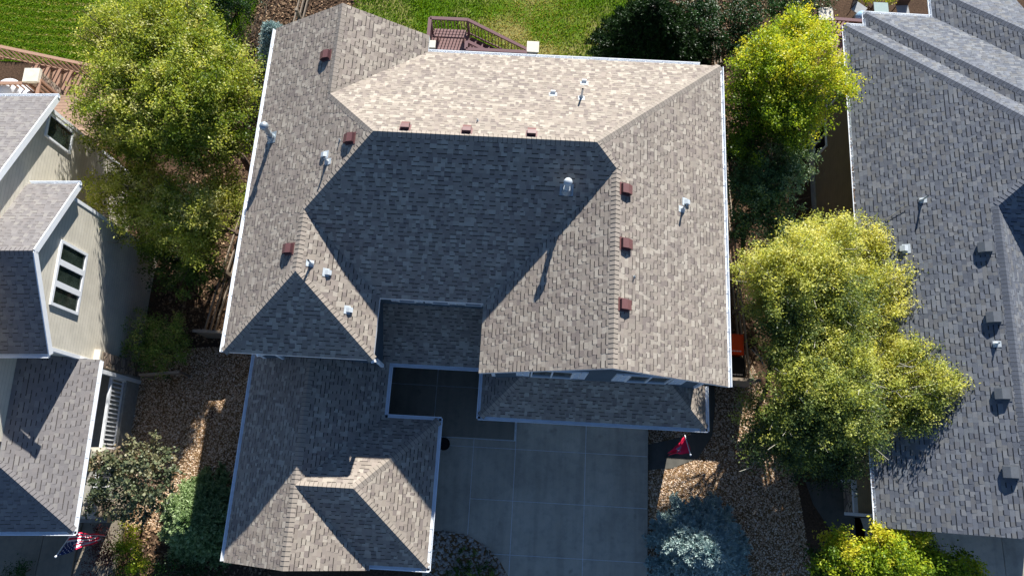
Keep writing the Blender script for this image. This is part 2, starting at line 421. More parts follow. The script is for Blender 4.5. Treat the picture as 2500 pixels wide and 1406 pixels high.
LAWN_MID = [(-8.6, 21.0), (-4.9, 15.2), (3.5, 15.2), (5.2, 34), (-9.0, 34)]
LAWN_LEFT = [(-27, 17.4), (-13.2, 17.4), (-12.6, 34), (-27, 34)]
g = MB(); sheet(g, LAWN_MID, 0.012); o = part('lawn', g, TURF_DRY); tag(o, kind='structure')
g = MB(); sheet(g, LAWN_LEFT, 0.012); o = part('lawn', g, TURF); tag(o, kind='structure')

GRAV_W = [(-14.75, -2.2), (-8.3, -2.2), (-8.3, 5.05), (-14.75, 4.4)]
GRAV_E = [(4.95, -7), (11.0, -7), (11.1, -2.0), (10.4, 0.5), (9.8, 5.6), (4.95, 5.6)]
g = MB(); sheet(g, GRAV_W, 0.012, 0.5); tag(part('gravel_bed', g, GRAVEL_BED), kind='structure')
g = MB(); sheet(g, GRAV_E, 0.012, 0.5); tag(part('gravel_bed', g, GRAVEL_BED), kind='structure')

# driveway slabs with sealed joints
jx = [-2.95, at(1150, 1180, 0)[0], at(1253, 1200, 0)[0], at(1427, 1200, 0)[0], 4.93]
jy = [-12.0, at(1400, 1363, 0)[1], at(1400, 1231, 0)[1], at(1400, 1104, 0)[1], 2.62]
g = MB()
for i in range(4):
    for j in range(4):
        y0, y1 = jy[j], jy[j + 1]
        if i < 2 and j == 3: y1 = 1.66
        if i == 0 and j <= 1: continue
        if i == 0 and j == 2: y0 = jy[1] + 0.55
        e = 0.009
        g.box(jx[i] + e, jx[i + 1] - e, y0 + e, y1 - e, -0.14, 0.0)
g.box(-2.95, 4.9, -11.9, 2.6, -0.15, -0.006, 1)
tag(part('driveway', g, [CONC, JOINT]), kind='structure')
g = MB()
wx = [-4.9, at(1066, 950, 0.12)[0], -0.012]; wy = [1.68, at(1080, 942, 0.12)[1], 5.7]
for i in range(2):
    for j in range(2): g.box(wx[i] + .008, wx[i + 1] - .008, wy[j] + .008, wy[j + 1] - .008, -0.1, 0.12)
g.box(-4.85, -0.05, 1.72, 5.6, -0.09, 0.113, 1)
tag(part('path', g, [CONC_WALK, JOINT]), kind='structure')
# side path round the garage corner, right neighbour's path and driveway, left neighbour's porch slab
g = MB()
for q in ([(1583, 1085), (1583, 1146), (1640, 1143), (1690, 1060)], [(1640, 1143), (1705, 1118), (1742, 1062), (1690, 1060)], [(1742, 1062), (1752, 985), (1750, 880), (1690, 880), (1690, 1060)]):
    sheet(g, px(*q, z=-0.1), 0.03, 0.4)
tag(part('path', g, CONC_DARK), kind='structure')
g = MB(); sheet(g, px((1965, 1175), (2070, 1175), (2110, 1300), (2110, 1420), (2050, 1330), (1990, 1250), z=-0.1), 0.03, 0.5)
tag(part('path', g, CONC_DARK), kind='structure')
g = MB()
for i in range(4):
    for j in range(2): g.box(12.35 + i * 2.6, 14.93 + i * 2.6, -0.35 - (j + 1) * 3.2 + .02, -0.35 - j * 3.2, -0.16, -0.03)
tag(part('driveway', g, CONC), kind='structure')
g = MB()
g.box(-20, -16.6, -4.6, -1.5, -0.3, 0.0); g.box(-16.58, -15.35, -4.6, -1.5, -0.3, 0.0); g.box(-15.33, -13.9, -4.6, -0.4, -0.35, -0.08)
tag(part('path', g, CONC_WALK), kind='structure')
# cobble bed beside the driveway
BED = [(-2.96, -1.66), (-2.2, -1.62), (-1.35, -1.78), (-0.75, -2.1), (-0.3, -2.5), (0.02, -3.0), (0.12, -3.7), (0.12, -6.5), (-2.96, -6.5)]
g = MB(); g.poly([(x, y, 0.008) for x, y in BED[::-1]]); tag(part('gravel_bed', g, GRAVEL_BED), kind='structure')

# ------------------------------------------------------------------ loose cover: pebbles, cobbles, litter, grass
def rand_in(poly, n, rng):
    P = np.array(poly); lo, hi = P.min(0), P.max(0); out = np.zeros((0, 2))
    while len(out) < n:
        q = rng.random((n * 2, 2)) * (hi - lo) + lo; out = np.vstack([out, q[inside(poly, q)]])
    return out[:n]
_ph = (1 + 5 ** .5) / 2
ICO_V = np.array([(-1, _ph, 0), (1, _ph, 0), (-1, -_ph, 0), (1, -_ph, 0), (0, -1, _ph), (0, 1, _ph), (0, -1, -_ph), (0, 1, -_ph), (_ph, 0, -1), (_ph, 0, 1), (-_ph, 0, -1), (-_ph, 0, 1)]) / 1.9
ICO_F = np.array([(0, 11, 5), (0, 5, 1), (0, 1, 7), (0, 7, 10), (0, 10, 11), (1, 5, 9), (5, 11, 4), (11, 10, 2), (10, 7, 6), (7, 1, 8), (3, 9, 4), (3, 4, 2), (3, 2, 6), (3, 6, 8), (3, 8, 9), (4, 9, 5), (2, 4, 11), (6, 2, 10), (8, 6, 7), (9, 8, 1)])
def stones(name, polys, dens, s0, s1, mat, seed, dz=0.0, flat=0.55, zf=zt, skip=()):
    rng = np.random.default_rng(seed); XY = []
    for p in polys:
        P = np.array(p); a = 0.5 * abs(np.dot(P[:, 0], np.roll(P[:, 1], 1)) - np.dot(P[:, 1], np.roll(P[:, 0], 1)))
        XY.append(rand_in(p, int(a * dens), rng))
    XY = np.vstack(XY)
    for k in skip: XY = XY[~inside(k, XY)]
    N = len(XY); sz = s0 + (s1 - s0) * rng.random(N) ** 1.6
    ab = np.stack([np.ones(N), 0.6 + 0.4 * rng.random(N), flat * (0.7 + 0.6 * rng.random(N))], 1) * sz[:, None]
    th = rng.random(N) * 6.283; ti = rng.normal(0, 0.35, N)
    V = ICO_V[None] * (1 + rng.normal(0, 0.10, (N, 12, 1))) * ab[:, None, :]
    ct, st = np.cos(ti)[:, None], np.sin(ti)[:, None]
    y = V[..., 1] * ct - V[..., 2] * st; z = V[..., 1] * st + V[..., 2] * ct
    c, s = np.cos(th)[:, None], np.sin(th)[:, None]; x = V[..., 0]
    W = np.stack([x * c - y * s + XY[:, 0:1], x * s + y * c + XY[:, 1:2], z + (zf(XY[:, 0], XY[:, 1]) + dz)[:, None]], -1)
    T = W[:, ICO_F].reshape(-1, 3, 3); tint = np.repeat(rng.random(N), 20)
    return np_mesh(name, T, mat, None, 'tint', tint)
PATH_E = [px((1583, 1085), (1583, 1146), (1640, 1143), (1690, 1060), z=-0.1), px((1640, 1143), (1705, 1118), (1742, 1062), (1690, 1060), z=-0.1), px((1742, 1062), (1752, 985), (1750, 880), (1690, 880), (1690, 1060), z=-0.1)]
tag(stones('gravel', [GRAV_W], 560, 0.016, 0.042, PEBBLE, 1, 0.012), 'tan river gravel over the side yard beside the porch railing', 'gravel', kind='stuff')
tag(stones('gravel', [GRAV_E], 520, 0.016, 0.042, PEBBLE, 2, 0.012, skip=PATH_E), 'tan river gravel beside the driveway around the blue spruce', 'gravel', kind='stuff')
tag(stones('cobbles', [BED], 210, 0.03, 0.085, COBBLE, 3, 0.01, 0.6, lambda x, y: np.zeros_like(x)), 'grey cobbles in the curved bed beside the driveway', 'cobbles', kind='stuff')
tag(stones('cobbles', [[(-2.7, 16.4), (0.8, 16.2), (1.9, 15.2), (-2.7, 15.0)], [(-2.8, 18.9), (-0.2, 18.9), (0.8, 16.6), (-2.7, 16.4)]], 45, 0.07, 0.16, COBBLE, 4, 0.02), 'pale cobbles under the back stair beside the lawn', 'cobbles', kind='stuff')
def litter(polys, dens, seed, s0=0.03, s1=0.09, skip=()):
    rng = np.random.default_rng(seed); XY = []
    for p in polys:
        P = np.array(p); a = 0.5 * abs(np.dot(P[:, 0], np.roll(P[:, 1], 1)) - np.dot(P[:, 1], np.roll(P[:, 0], 1)))
        XY.append(rand_in(p, int(a * dens), rng))
    XY = np.vstack(XY)
    for k in skip: XY = XY[~inside(k, XY)]
    N = len(XY); c = np.column_stack([XY, zt(XY[:, 0], XY[:, 1]) + 0.02 + 0.03 * rng.random(N)])
    a = rng.normal(0, 1, (N, 3)); a[:, 2] *= 0.35; a /= np.linalg.norm(a, axis=1)[:, None]
    b = np.cross(a, np.column_stack([rng.normal(0, .3, (N, 2)), np.ones(N)])); b /= np.linalg.norm(b, axis=1)[:, None]
    L = (s0 + (s1 - s0) * rng.random(N))[:, None]; w = L * (0.35 + 0.4 * rng.random(N))[:, None]
    V = np.stack([c - a * L, c + b * w, c + a * L, c - b * w], 1)
    return np_mesh('mulch', V, MULCH, None, 'tint', rng.random(N))
tag(litter([[(-14.6, 4.6), (-8.4, 5.1), (-8.4, 20), (-13, 22), (-14.6, 12)], [(-13.2, 17), (-8.6, 17), (-8.0, 27), (-13, 27)]], 170, 5), 'brown bark and fallen leaves under the trees on the left side yard', 'mulch', kind='stuff')
tag(litter([[(6.0, 5.2), (11.5, 5.2), (11.5, 20), (6.0, 20)], [(4.8, 15), (12, 17), (12, 28), (5.3, 26)]], 130, 6), 'brown bark and fallen leaves along the right side yard', 'mulch', kind='stuff')
tag(litter([[(-13.7, -6), (-8.3, -6), (-8.3, -2.0), (-13.7, -1.6)]], 150, 7), 'dark mulch in the front bed between the shrubs', 'mulch', kind='stuff')
def grass(polys, dens, seed, dryf, h0, h1, label):
    rng = np.random.default_rng(seed); XY = []
    for p in polys:
        P = np.array(p); a = 0.5 * abs(np.dot(P[:, 0], np.roll(P[:, 1], 1)) - np.dot(P[:, 1], np.roll(P[:, 0], 1)))
        XY.append(rand_in(p, int(a * dens), rng))
    XY = np.vstack(XY); N = len(XY); dry = dryf(XY[:, 0], XY[:, 1], rng)
    c = np.column_stack([XY, zt(XY[:, 0], XY[:, 1]) + 0.01]); th = rng.random(N) * 6.283
    h = (h0 + (h1 - h0) * rng.random(N)) * (1 - 0.45 * dry); w = 0.012 + 0.014 * rng.random(N)
    d = np.column_stack([np.cos(th), np.sin(th), np.zeros(N)]); n = np.column_stack([-np.sin(th), np.cos(th), np.zeros(N)])
    lean = rng.normal(0, 0.6, N)[:, None] * h[:, None]
    V = np.stack([c - d * w[:, None], c + d * w[:, None], c + n * lean + np.array([0, 0, 1]) * h[:, None]], 1)
    o = np_mesh('grass', V, GRASS, None, 'tint', np.clip(0.06 + 0.38 * rng.random(N) + 0.85 * dry, 0, 1)); return tag(o, label, 'grass', kind='stuff')
def blobs_noise(x, y, pts): 
    r = np.zeros_like(x)
    for cx, cy, rr, k in pts: r = np.maximum(r, k * np.exp(-((x - cx) ** 2 + (y - cy) ** 2) / (rr * rr)))
    return r
def dry_mid(x, y, rng): return np.clip(blobs_noise(x, y, [(-1.2, 20.2, 1.5, .95), (0.5, 19.3, 1.2, .85), (-0.3, 22.2, 1.8, .9), (0.4, 20.8, 1.2, .6), (1.6, 18.0, .8, 1.0), (2.0, 16.9, .7, 1), (-5.2, 19.5, 1.3, .35), (1.9, 20.6, 1.3, .5)]) + rng.normal(0, .18, len(x)), 0, 1)
def dry_left(x, y, rng): return np.clip(0.22 + 0.30 * np.sin(y * 15 + 0.8 * x + .8 * np.sin(x * 1.3)) + blobs_noise(x, y, [(-21, 20.5, 2, .25)]) + rng.normal(0, .12, len(x)), 0, 1) * np.clip((-x - 14.5) / 5, 0.1, 1)
grass([[(-8.6, 21.0), (-4.9, 15.2), (3.5, 15.2), (5.0, 24), (-8.6, 24)]], 520, 8, dry_mid, 0.05, 0.12, 'patchy green and straw coloured grass behind the middle house')
grass([[(-26, 17.4), (-13.2, 17.4), (-12.8, 25), (-26, 25)]], 520, 9, dry_left, 0.05, 0.11, 'deep green mown grass behind the left house')

# ------------------------------------------------------------------ roof builders
DIRS = {'W': ((1, 0), (0, 1)), 'E': ((-1, 0), (0, 1)), 'N': ((0, -1), (1, 0)), 'S': ((0, 1), (1, 0))}
def roof_face(mb, polys, kind, eave, ze, p, seed, ex=0.132, tmin=0.08, tmax=0.21):
    """real overlapping laminated shingles: every tab its own raised quad with a butt edge"""
    rd, ud = DIRS[kind]; e = rd[0] * eave + rd[1] * eave
    cs = 1 / math.sqrt(1 + p * p); nrm = np.array([-p * rd[0] * cs, -p * rd[1] * cs, cs])
    def w3(u, v, h):
        run = v * cs; r = run + e
        return (ud[0] * u + rd[0] * r + nrm[0] * h, ud[1] * u + rd[1] * r + nrm[1] * h, ze + p * run + nrm[2] * h)
    for poly in polys:
        uv = [(ud[0] * x + ud[1] * y, (rd[0] * x + rd[1] * y - e) / cs) for x, y in poly]
        E = edges_of(uv); u0 = min(q[0] for q in uv); u1 = max(q[0] for q in uv); v1 = max(q[1] for q in uv); v0m = min(q[1] for q in uv)
        mb.poly([w3(u, v, -0.004) for u, v in uv], 1)                   # felt under the tabs
        for r in range(int(math.floor(v0m / ex)), int(v1 / ex) + 1):
            rng = random.Random(seed * 7919 + r); va = r * ex; vb = va + ex
            lo = max(va, v0m - 0.001) if r == int(math.floor(v0m / ex)) else va
            u = math.floor(u0) - 1 - rng.random() * 0.4; hi = rng.random() < 0.5
            u_start = -40.0
            u = u_start + rng.random() * 0.3
            while u < u1:
                w = tmin + (tmax - tmin) * rng.random(); c = rng.random(); hi = (not hi) if rng.random() < 0.8 else hi
                if u + w > u0:
                    t = 0.013 if hi else 0.006
                    q = clip([(u, lo), (u + w, lo), (u + w, vb), (u, vb)], E)
                    if q:
                        hf = lambda v: t + (0.003 - t) * (v - va) / ex
                        mb.poly([w3(a, b, hf(b)) for a, b in q], 0, c)
                        for k in range(len(q)):
                            a, b = q[k], q[(k + 1) % len(q)]
                            if abs(a[1] - va) < 1e-6 and abs(b[1] - va) < 1e-6:
                                mb.poly([w3(a[0], a[1], 0.001), w3(b[0], b[1], 0.001), w3(b[0], b[1], t), w3(a[0], a[1], t)], 1, c)
                            elif hi and abs(a[0] - b[0]) < 1e-6 and (abs(a[0] - u) < 1e-6 or abs(a[0] - u - w) < 1e-6):
                                mb.poly([w3(a[0], a[1], 0.001), w3(b[0], b[1], 0.001), w3(b[0], b[1], hf(b[1])), w3(a[0], a[1], hf(a[1]))], 1, c)
                        if hi and r > 0:                                 # dark shadow-line granules printed on the layer below
                            q2 = clip([(u + .004, va - 0.027), (u + w - .004, va - 0.027), (u + w - .004, va), (u + .004, va)], E)
                            if q2: mb.poly([w3(a, b, 0.0062 + (0.0 if b > va - .01 else 0.0012)) for a, b in q2], 1, c)
                u += w
def slab(mb, poly, kind, eave, ze, p, th=0.15, skip=()):
    """roof deck with fascia: vertical sides, white"""
    rd, ud = DIRS[kind]; e = rd[0] * eave + rd[1] * eave
    top = [(x, y, ze + p * (rd[0] * x + rd[1] * y - e) - 0.012) for x, y in poly]; bot = [(x, y, z - th) for x, y, z in top]
    n = len(poly); mb.poly(bot[::-1], 0)
    for i in range(n):
        j = (i + 1) % n; mb.poly([bot[i], bot[j], top[j], top[i]], 0)
def ridge_cap(mb, p0, p1, nA, nB, seed=1, w=0.15, ex=0.14):
    p0 = np.array(p0, float); p1 = np.array(p1, float); d = p1 - p0; L = np.linalg.norm(d); d /= L; rng = random.Random(seed)
    S = []
    for n in (nA, nB):
        n = np.array(n, float); n /= np.linalg.norm(n); s = np.cross(n, d); s /= np.linalg.norm(s)
        if s[2] > 0 or (abs(s[2]) < 1e-6): s = -s if s[2] > 0 else s
        S.append((s, n))
    up = np.array([0, 0, 1.]); k = 0; s0 = 0.0
    while s0 < L:
        s1 = min(s0 + ex, L); a = p0 + d * s0; b = p0 + d * s1; c = .02 + .16 * rng.random()
        h0, h1 = 0.026, 0.016
        for s, n in S:
            q0 = a + up * h0; q1 = a + s * w + n * (h0 - 0.012); q2 = b + s * w + n * (h1 - 0.012); q3 = b + up * h1
            mb.poly([q0, q1, q2, q3], 0, c)
            mb.poly([q0, q1, a + s * w, a], 1, c); mb.poly([q1, q2, b + s * w, a + s * w], 1, c)
            m0 = a - d * 0.011
            if s0 > 0: mb.poly([m0 + up * (h1 + .006), m0 + s * w * .96 + n * (h1 - .003), a + s * w * .96 + n * (h1 - .005), a + up * (h1 + .004)], 1, c)
        s0 += ex
def nrm(kind, p): rd = DIRS[kind][0]; return (-p * rd[0], -p * rd[1], 1)
GPROF = [(0, 0), (0, -.1), (.095, -.1), (.135, -.02), (.135, 0.004), (.112, 0.004), (.110, -.02), (.085, -.07), (.01, -.07), (.01, 0)]
def gutter(mb, a, b, z, out, sh=-0.012, hang=0.6):
    o = np.array(out, float); a = np.array(a, float) + o * sh; b = np.array(b, float) + o * sh
    mb.extrude_profile(GPROF, (*a, z), (*b, z), out)
    L = np.linalg.norm(b - a); n = max(1, int(L / hang)); d = (b - a) / L
    for i in range(1, n):
        c = a + d * L * i / n
        mb.beam((*(c + o * .008), z - .008), (*(c + o * .105), z - .008), 0.022, 0.006)
def window(parent, c, ux, out, w, h, nx=1, ny=1, fw=0.07, glass=GLASS, mull=0.05, depth=0.06, label=None):
    """frame standing on a wall; c lower-left corner, ux along the wall, out outward"""
    ux = np.array([*ux, 0.]); out = np.array([*out, 0.]); c = np.array(c, float); z = np.array([0, 0, 1.])
    f = MB()
    def bar(u0, u1, v0, v1, d0=0.002, d1=depth, mi=0):
        P = lambda u, v, d: c + ux * u + z * v + out * d
        f.hexa([P(u0, v0, d0), P(u1, v0, d0), P(u1, v0, d1), P(u0, v0, d1), P(u0, v1, d0), P(u1, v1, d0), P(u1, v1, d1), P(u0, v1, d1)], mi)
    bar(0, fw, 0, h); bar(w - fw, w, 0, h); bar(fw, w - fw, h - fw, h); bar(fw, w - fw, 0, fw)
    iw, ih = w - 2 * fw, h - 2 * fw
    for i in range(1, nx): u = fw + iw * i / nx; bar(u - mull / 2, u + mull / 2, fw, h - fw)
    for j in range(1, ny): v = fw + ih * j / ny; bar(fw, w - fw, v - .02, v + .02, d1=depth * .8)
    fo = part('window', f, WHITE, parent, label=label)
    for i in range(nx):
        u0 = fw + iw * i / nx + (mull / 2 if i else 0); u1 = fw + iw * (i + 1) / nx - (mull / 2 if i < nx - 1 else 0)
        g = MB(); P = lambda u, v, d: c + ux * u + z * v + out * d
        g.hexa([P(u0, fw, .004), P(u1, fw, .004), P(u1, fw, .02), P(u0, fw, .02), P(u0, h - fw, .004), P(u1, h - fw, .004), P(u1, h - fw, .02), P(u0, h - fw, .02)])
        part('pane', g, glass, fo)
    return fo
def shutter(parent, c, ux, out, w, h):
    ux = np.array([*ux, 0.]); out = np.array([*out, 0.]); c = np.array(c, float); z = np.array([0, 0, 1.]); g = MB()
    def bar(u0, u1, v0, v1, d0, d1):
        P = lambda u, v, d: c + ux * u + z * v + out * d
        g.hexa([P(u0, v0, d0), P(u1, v0, d0), P(u1, v0, d1), P(u0, v0, d1), P(u0, v1, d0), P(u1, v1, d0), P(u1, v1, d1), P(u0, v1, d1)])
    bar(0, w, 0, h, .002, .02)
    for u in (0, w / 2 - .02, w - .04): bar(u, u + .04, 0, h, .02, .045)
    for v in (0, h / 2 - .03, h - .06): bar(.04, w - .04, v, v + .06, .02, .045)
    n = int(h / .06)
    for i in range(n): bar(.04, w - .04, i * h / n, i * h / n + .02, .02, .034)
    return part('shutter', g, WHITE, parent)

# roof fittings: local frame on the slope (u along eave, v up the slope, n outward)
def frame_on(kind, p, P0):
    rd, ud = DIRS[kind]; cs = 1 / math.sqrt(1 + p * p)
    U = np.array([ud[0], ud[1], 0.]); V = np.array([rd[0] * cs, rd[1] * cs, p * cs]); N = np.array([-p * rd[0] * cs, -p * rd[1] * cs, cs]); P0 = np.array(P0, float)
    return lambda u, v, n: P0 + U * u + V * v + N * n
def box_vent(parent, F, mats, s=1.0, name='roof_vent', label=None):
    g = MB(); w = .155 * s
    prof = [(-.19, .03), (-.19, .12), (0.0, .175), (.19, .135), (.19, .02)]; prof = [(a * s, b * s) for a, b in prof]
    A = [F(-w, a, b) for a, b in prof]; B = [F(w, a, b) for a, b in prof]
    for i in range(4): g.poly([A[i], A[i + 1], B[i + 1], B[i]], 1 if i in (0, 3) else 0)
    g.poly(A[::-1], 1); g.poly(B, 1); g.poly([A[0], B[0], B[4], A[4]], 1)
    fl = [F(-.21 * s, -.16 * s, .013), F(.21 * s, -.16 * s, .013), F(.21 * s, .24 * s, .013), F(-.21 * s, .24 * s, .013)]
    g.hexa(fl + [f + (F(0, 0, .006) - F(0, 0, 0)) for f in fl], 0)
    return part(name, g, mats, parent, label=label)
def hood_vent(parent, F, s=1.0, mat=None):
    g = MB(); w = .085 * s
    prof = [(-.13, .02), (-.13, .09), (.02, .12), (.10, .02)]; prof = [(a * s, b * s) for a, b in prof]
    A = [F(-w, a, b) for a, b in prof]; B = [F(w, a, b) for a, b in prof]
    for i in range(3): g.poly([A[i], A[i + 1], B[i + 1], B[i]], 1 if i == 0 else 0)
    g.poly(A[::-1], 0); g.poly(B, 0)
    fl = [F(-.15 * s, -.06 * s, .013), F(.15 * s, -.06 * s, .013), F(.15 * s, .17 * s, .013), F(-.15 * s, .17 * s, .013)]
    g.hexa(fl + [f + (F(0, 0, .006) - F(0, 0, 0)) for f in fl], 0)
    return part('exhaust_hood', g, [mat or PVC, BLACK], parent)
def pipe_vent(parent, F, h=0.32, r=0.03, mat=None):
    g = MB(); b = F(0, 0, 0.01)
    g.tube([b, b + np.array([0, 0, h])], r, 10, 0, cap=False); g.tube([b + np.array([0, 0, h]), b + np.array([0, 0, h - .05])], r * .8, 10, 1)
    o = part('vent_pipe', g, [mat or PVC, DARK_HOLE], parent)
    f = MB(); f.tube([b, b + np.array([0, 0, .08]), b + np.array([0, 0, .12])], [.085, .05, r + .006], 12, 0)
    fl = [F(-.1, -.07, .013), F(.1, -.07, .013), F(.1, .16, .013), F(-.1, .16, .013)]
    f.hexa(fl + [q + (F(0, 0, .006) - F(0, 0, 0)) for q in fl]); part('flashing', f, PVC, o)
    return o
def flue(parent, F, h, mat, r=0.075, cap=0.125):
    g = MB(); b = F(0, 0, 0); z = np.array([0, 0, 1.])
    g.tube([b, b + z * h], r, 16); g.tube([b + z * (h * .45), b + z * (h * .45 + .03)], r + .012, 16)
    o = part('flue_pipe', g, mat, parent, smooth=False)
    c = MB(); c.ball(b + z * (h + .02), cap, 0, 18, 10, 0.8); c.tube([b + z * (h - .05), b + z * (h + .01)], [cap * .9, cap * 1.03], 18)
    part('flue_cap', c, mat, o, smooth=True)
    f = MB(); f.tube([b, b + z * .12, b + z * .15], [.17, .105, r + .008], 16); f.tube([b + z * .15, b + z * .17], r + .03, 16)
    fl = [F(-.2, -.15, .013), F(.2, -.15, .013), F(.2, .2, .013), F(-.2, .2, .013)]; f.hexa(fl + [q + (F(0, 0, .006) - F(0, 0, 0)) for q in fl])
    part('flashing', f, GALV, o); return o

# ------------------------------------------------------------------ the middle house
P_ = 0.573; ZU = 5.6; ZL = 2.75
W, E_, NN, YS = -8.94, 6.29, 14.12, 5.405
XA, XB, YL, YG, YN = -4.39, -1.175, 3.47, 3.25, 14.76
hm = thing('house', 'large middle house with tan shingle roof, two wings and white gutters', 'house', (-1.3, 8.0, -1.2))
A = (-6.665, 7.68); B = (-4.5825, 9.7625); B2 = (1.9325, 9.7625); A2 = (2.5575, 9.1375); C = (-6.295, 11.475); D = (-6.665, 5.745); NR = -3.65
def zW(x): return ZU + P_ * (x - W)
zr = ZU + P_ * 4.3575
up_faces = [
    ('W', W, [[(W, YL), D, A, (W, A[1])], [(W, A[1]), A, B, C, (W, C[1])], [(W, C[1]), C, (C[0], YN), (W, YN)]], 11),
    ('N', NN, [[C, B, B2, (E_, NN), (NR, NN)]], 12),
    ('E', E_, [[(E_, YG), (E_, A2[1]), A2, (A2[0], YG)], [(E_, A2[1]), (E_, NN), B2, A2]], 13),
    ('S', YS, [[(XA, YS), (XB, YS), A2, B2, B, A]], 14),
    ('E', XA, [[(XA, YL), (XA, YS), A, D]], 15),
    ('S', YL, [[(W, YL), (XA, YL), D]], 16),
    ('W', XB, [[(XB, YG), (A2[0], YG), A2, (XB, YS)]], 17),
    ('E', NR, [[(NR, YN), (C[0], YN), C, (NR, NN)]], 18)]
low_faces = []
LW, LS, LN = -9.02, -2.77, 6.0
LE1, LE2, PY, FY, FX0, FX1 = -4.39, -2.56, 3.86, 2.24, -1.19, 6.34
SG, NG = -2.6, 2.02
rx = (LW + LE1) / 2; hh = (LE1 - LW) / 2
yr = (SG + NG) / 2; h2 = (NG - SG) / 2
V0 = (rx, yr); DD = (LE2 - h2, yr)
low_faces = [
    ('W', LW, [[(LW, LS), (rx, LS), (rx, 6.0), (LW, 6.0)]], 21),
    ('E', LE1, [[(LE1, NG), (LE1, PY), (LE1 - 2.1, PY + 2.1), (rx, 6.0), (rx, yr + .003)], [(LE1, LS), (LE1, SG), (rx, yr - .003), (rx, LS)]], 22),
    ('N', NG, [[V0, DD, (LE2, NG), (LE1, NG)]], 23),
    ('S', SG, [[V0, DD, (LE2, SG), (LE1, SG)]], 24),
    ('E', LE2, [[DD, (LE2, SG), (LE2, NG)]], 25),
    ('S', PY, [[(LE1, PY), (-0.8, PY), (-0.8, PY + 2.1), (LE1 - 2.1, PY + 2.1)]], 26),
    ('S', FY, [[(FX0, FY), (FX1, FY), (FX1 - 1.43, FY + 1.43), (FX0 + 1.43, FY + 1.43)]], 27),
    ('W', FX0, [[(FX0, FY), (FX0 + 1.43, FY + 1.43), (FX0 + 1.43, PY - .02), (FX0, PY - .02)]], 28),
    ('E', FX1, [[(FX1, FY), (FX1, FY + 1.43), (FX1 - 1.43, FY + 1.43)]], 29)]
for faces, ze, nm in ((up_faces, ZU, 'upper'), (low_faces, ZL, 'lower')):
    g = MB(); s = MB(); c = MB()
    for kind, eave, polys, seed in faces:
        roof_face(g, polys, kind, eave, ze, P_, seed)
        for q in polys: slab(s, q, kind, eave, ze, P_)
    ro = part('roof', g, SH_TAN, hm, attr='tab', label='%s roof of tan laminated shingles' % nm)
    part('fascia', s, WHITE, ro)
    if nm == 'upper':
        z = lambda x, y, k: 0
        def q3(p, zz): return (p[0], p[1], zz)
        zA = ZU + P_ * 2.275; zD = zA; zA2 = ZU + P_ * 3.7325; zC = ZU + P_ * 2.645
        n = {k: nrm(k, P_) for k in 'NSEW'}
        caps = [((W, YL, ZU), q3(D, zD), 'W', 'S'), ((XA, YL, ZU), q3(D, zD), 'E', 'S'), (q3(D, zD), q3(A, zA), 'W', 'E'), (q3(A, zA), q3(B, zr), 'W', 'S'),
                (q3(C, zC), q3(B, zr), 'W', 'N'), (q3(B, zr), q3(B2, zr), 'N', 'S'), ((E_, NN, ZU), q3(B2, zr), 'N', 'E'), (q3(A2, zA2), q3(B2, zr), 'E', 'S'),
                ((A2[0], YG, zA2), q3(A2, zA2), 'W', 'E'), ((C[0], YN, zC), q3(C, zC), 'W', 'E')]
    else:
        zR = ZL + P_ * hh; zQ = ZL + P_ * h2
        caps = [((rx, LS, zR), (rx, 4.0, zR), 'W', 'E'), ((DD[0], DD[1], zQ), (V0[0], V0[1], zQ), 'N', 'S'), ((LE2, SG, ZL), (DD[0], DD[1], zQ), 'E', 'S'), ((LE2, NG, ZL), (DD[0], DD[1], zQ), 'E', 'N'),
                ((FX0, FY, ZL), (FX0 + 1.43, FY + 1.43, ZL + P_ * 1.43), 'W', 'S'), ((FX1, FY, ZL), (FX1 - 1.43, FY + 1.43, ZL + P_ * 1.43), 'E', 'S')]
    for i, (a, b, ka, kb) in enumerate(caps):
        c = MB(); ridge_cap(c, a, b, n[ka], n[kb], 50 + i); part('ridge_cap', c, SH_TAN, ro, attr='tab')
def gut(parent, runs, z):
    for a, b, o in runs:
        g = MB(); gutter(g, a, b, z, o); part('gutter', g, GUTTER, parent)
gut(hm, [((W, YL), (W, YN), (-1, 0)), ((E_, YG), (E_, NN), (1, 0)), ((NR, NN), (5.62, NN), (0, 1))], ZU - .02)
gut(hm, [((LW, LS + .02), (LW, 3.9), (-1, 0)), ((LE1 + .1, NG), (LE2 + .08, NG), (0, 1)), ((LE2, SG - .08), (LE2, NG + .08), (1, 0)), ((LE1, SG), (LE2 + .08, SG), (0, -1)), ((LE1, NG + .1), (LE1, PY - .1), (1, 0)),
         ((LE1, PY), (FX0 + .4, PY), (0, -1)), ((FX0, FY - .08), (FX0, PY - .1), (-1, 0)), ((FX0 - .08, FY), (FX1 + .08, FY), (0, -1)), ((FX1, FY - .08), (FX1, FY + 1.43), (1, 0))], ZL - .02)
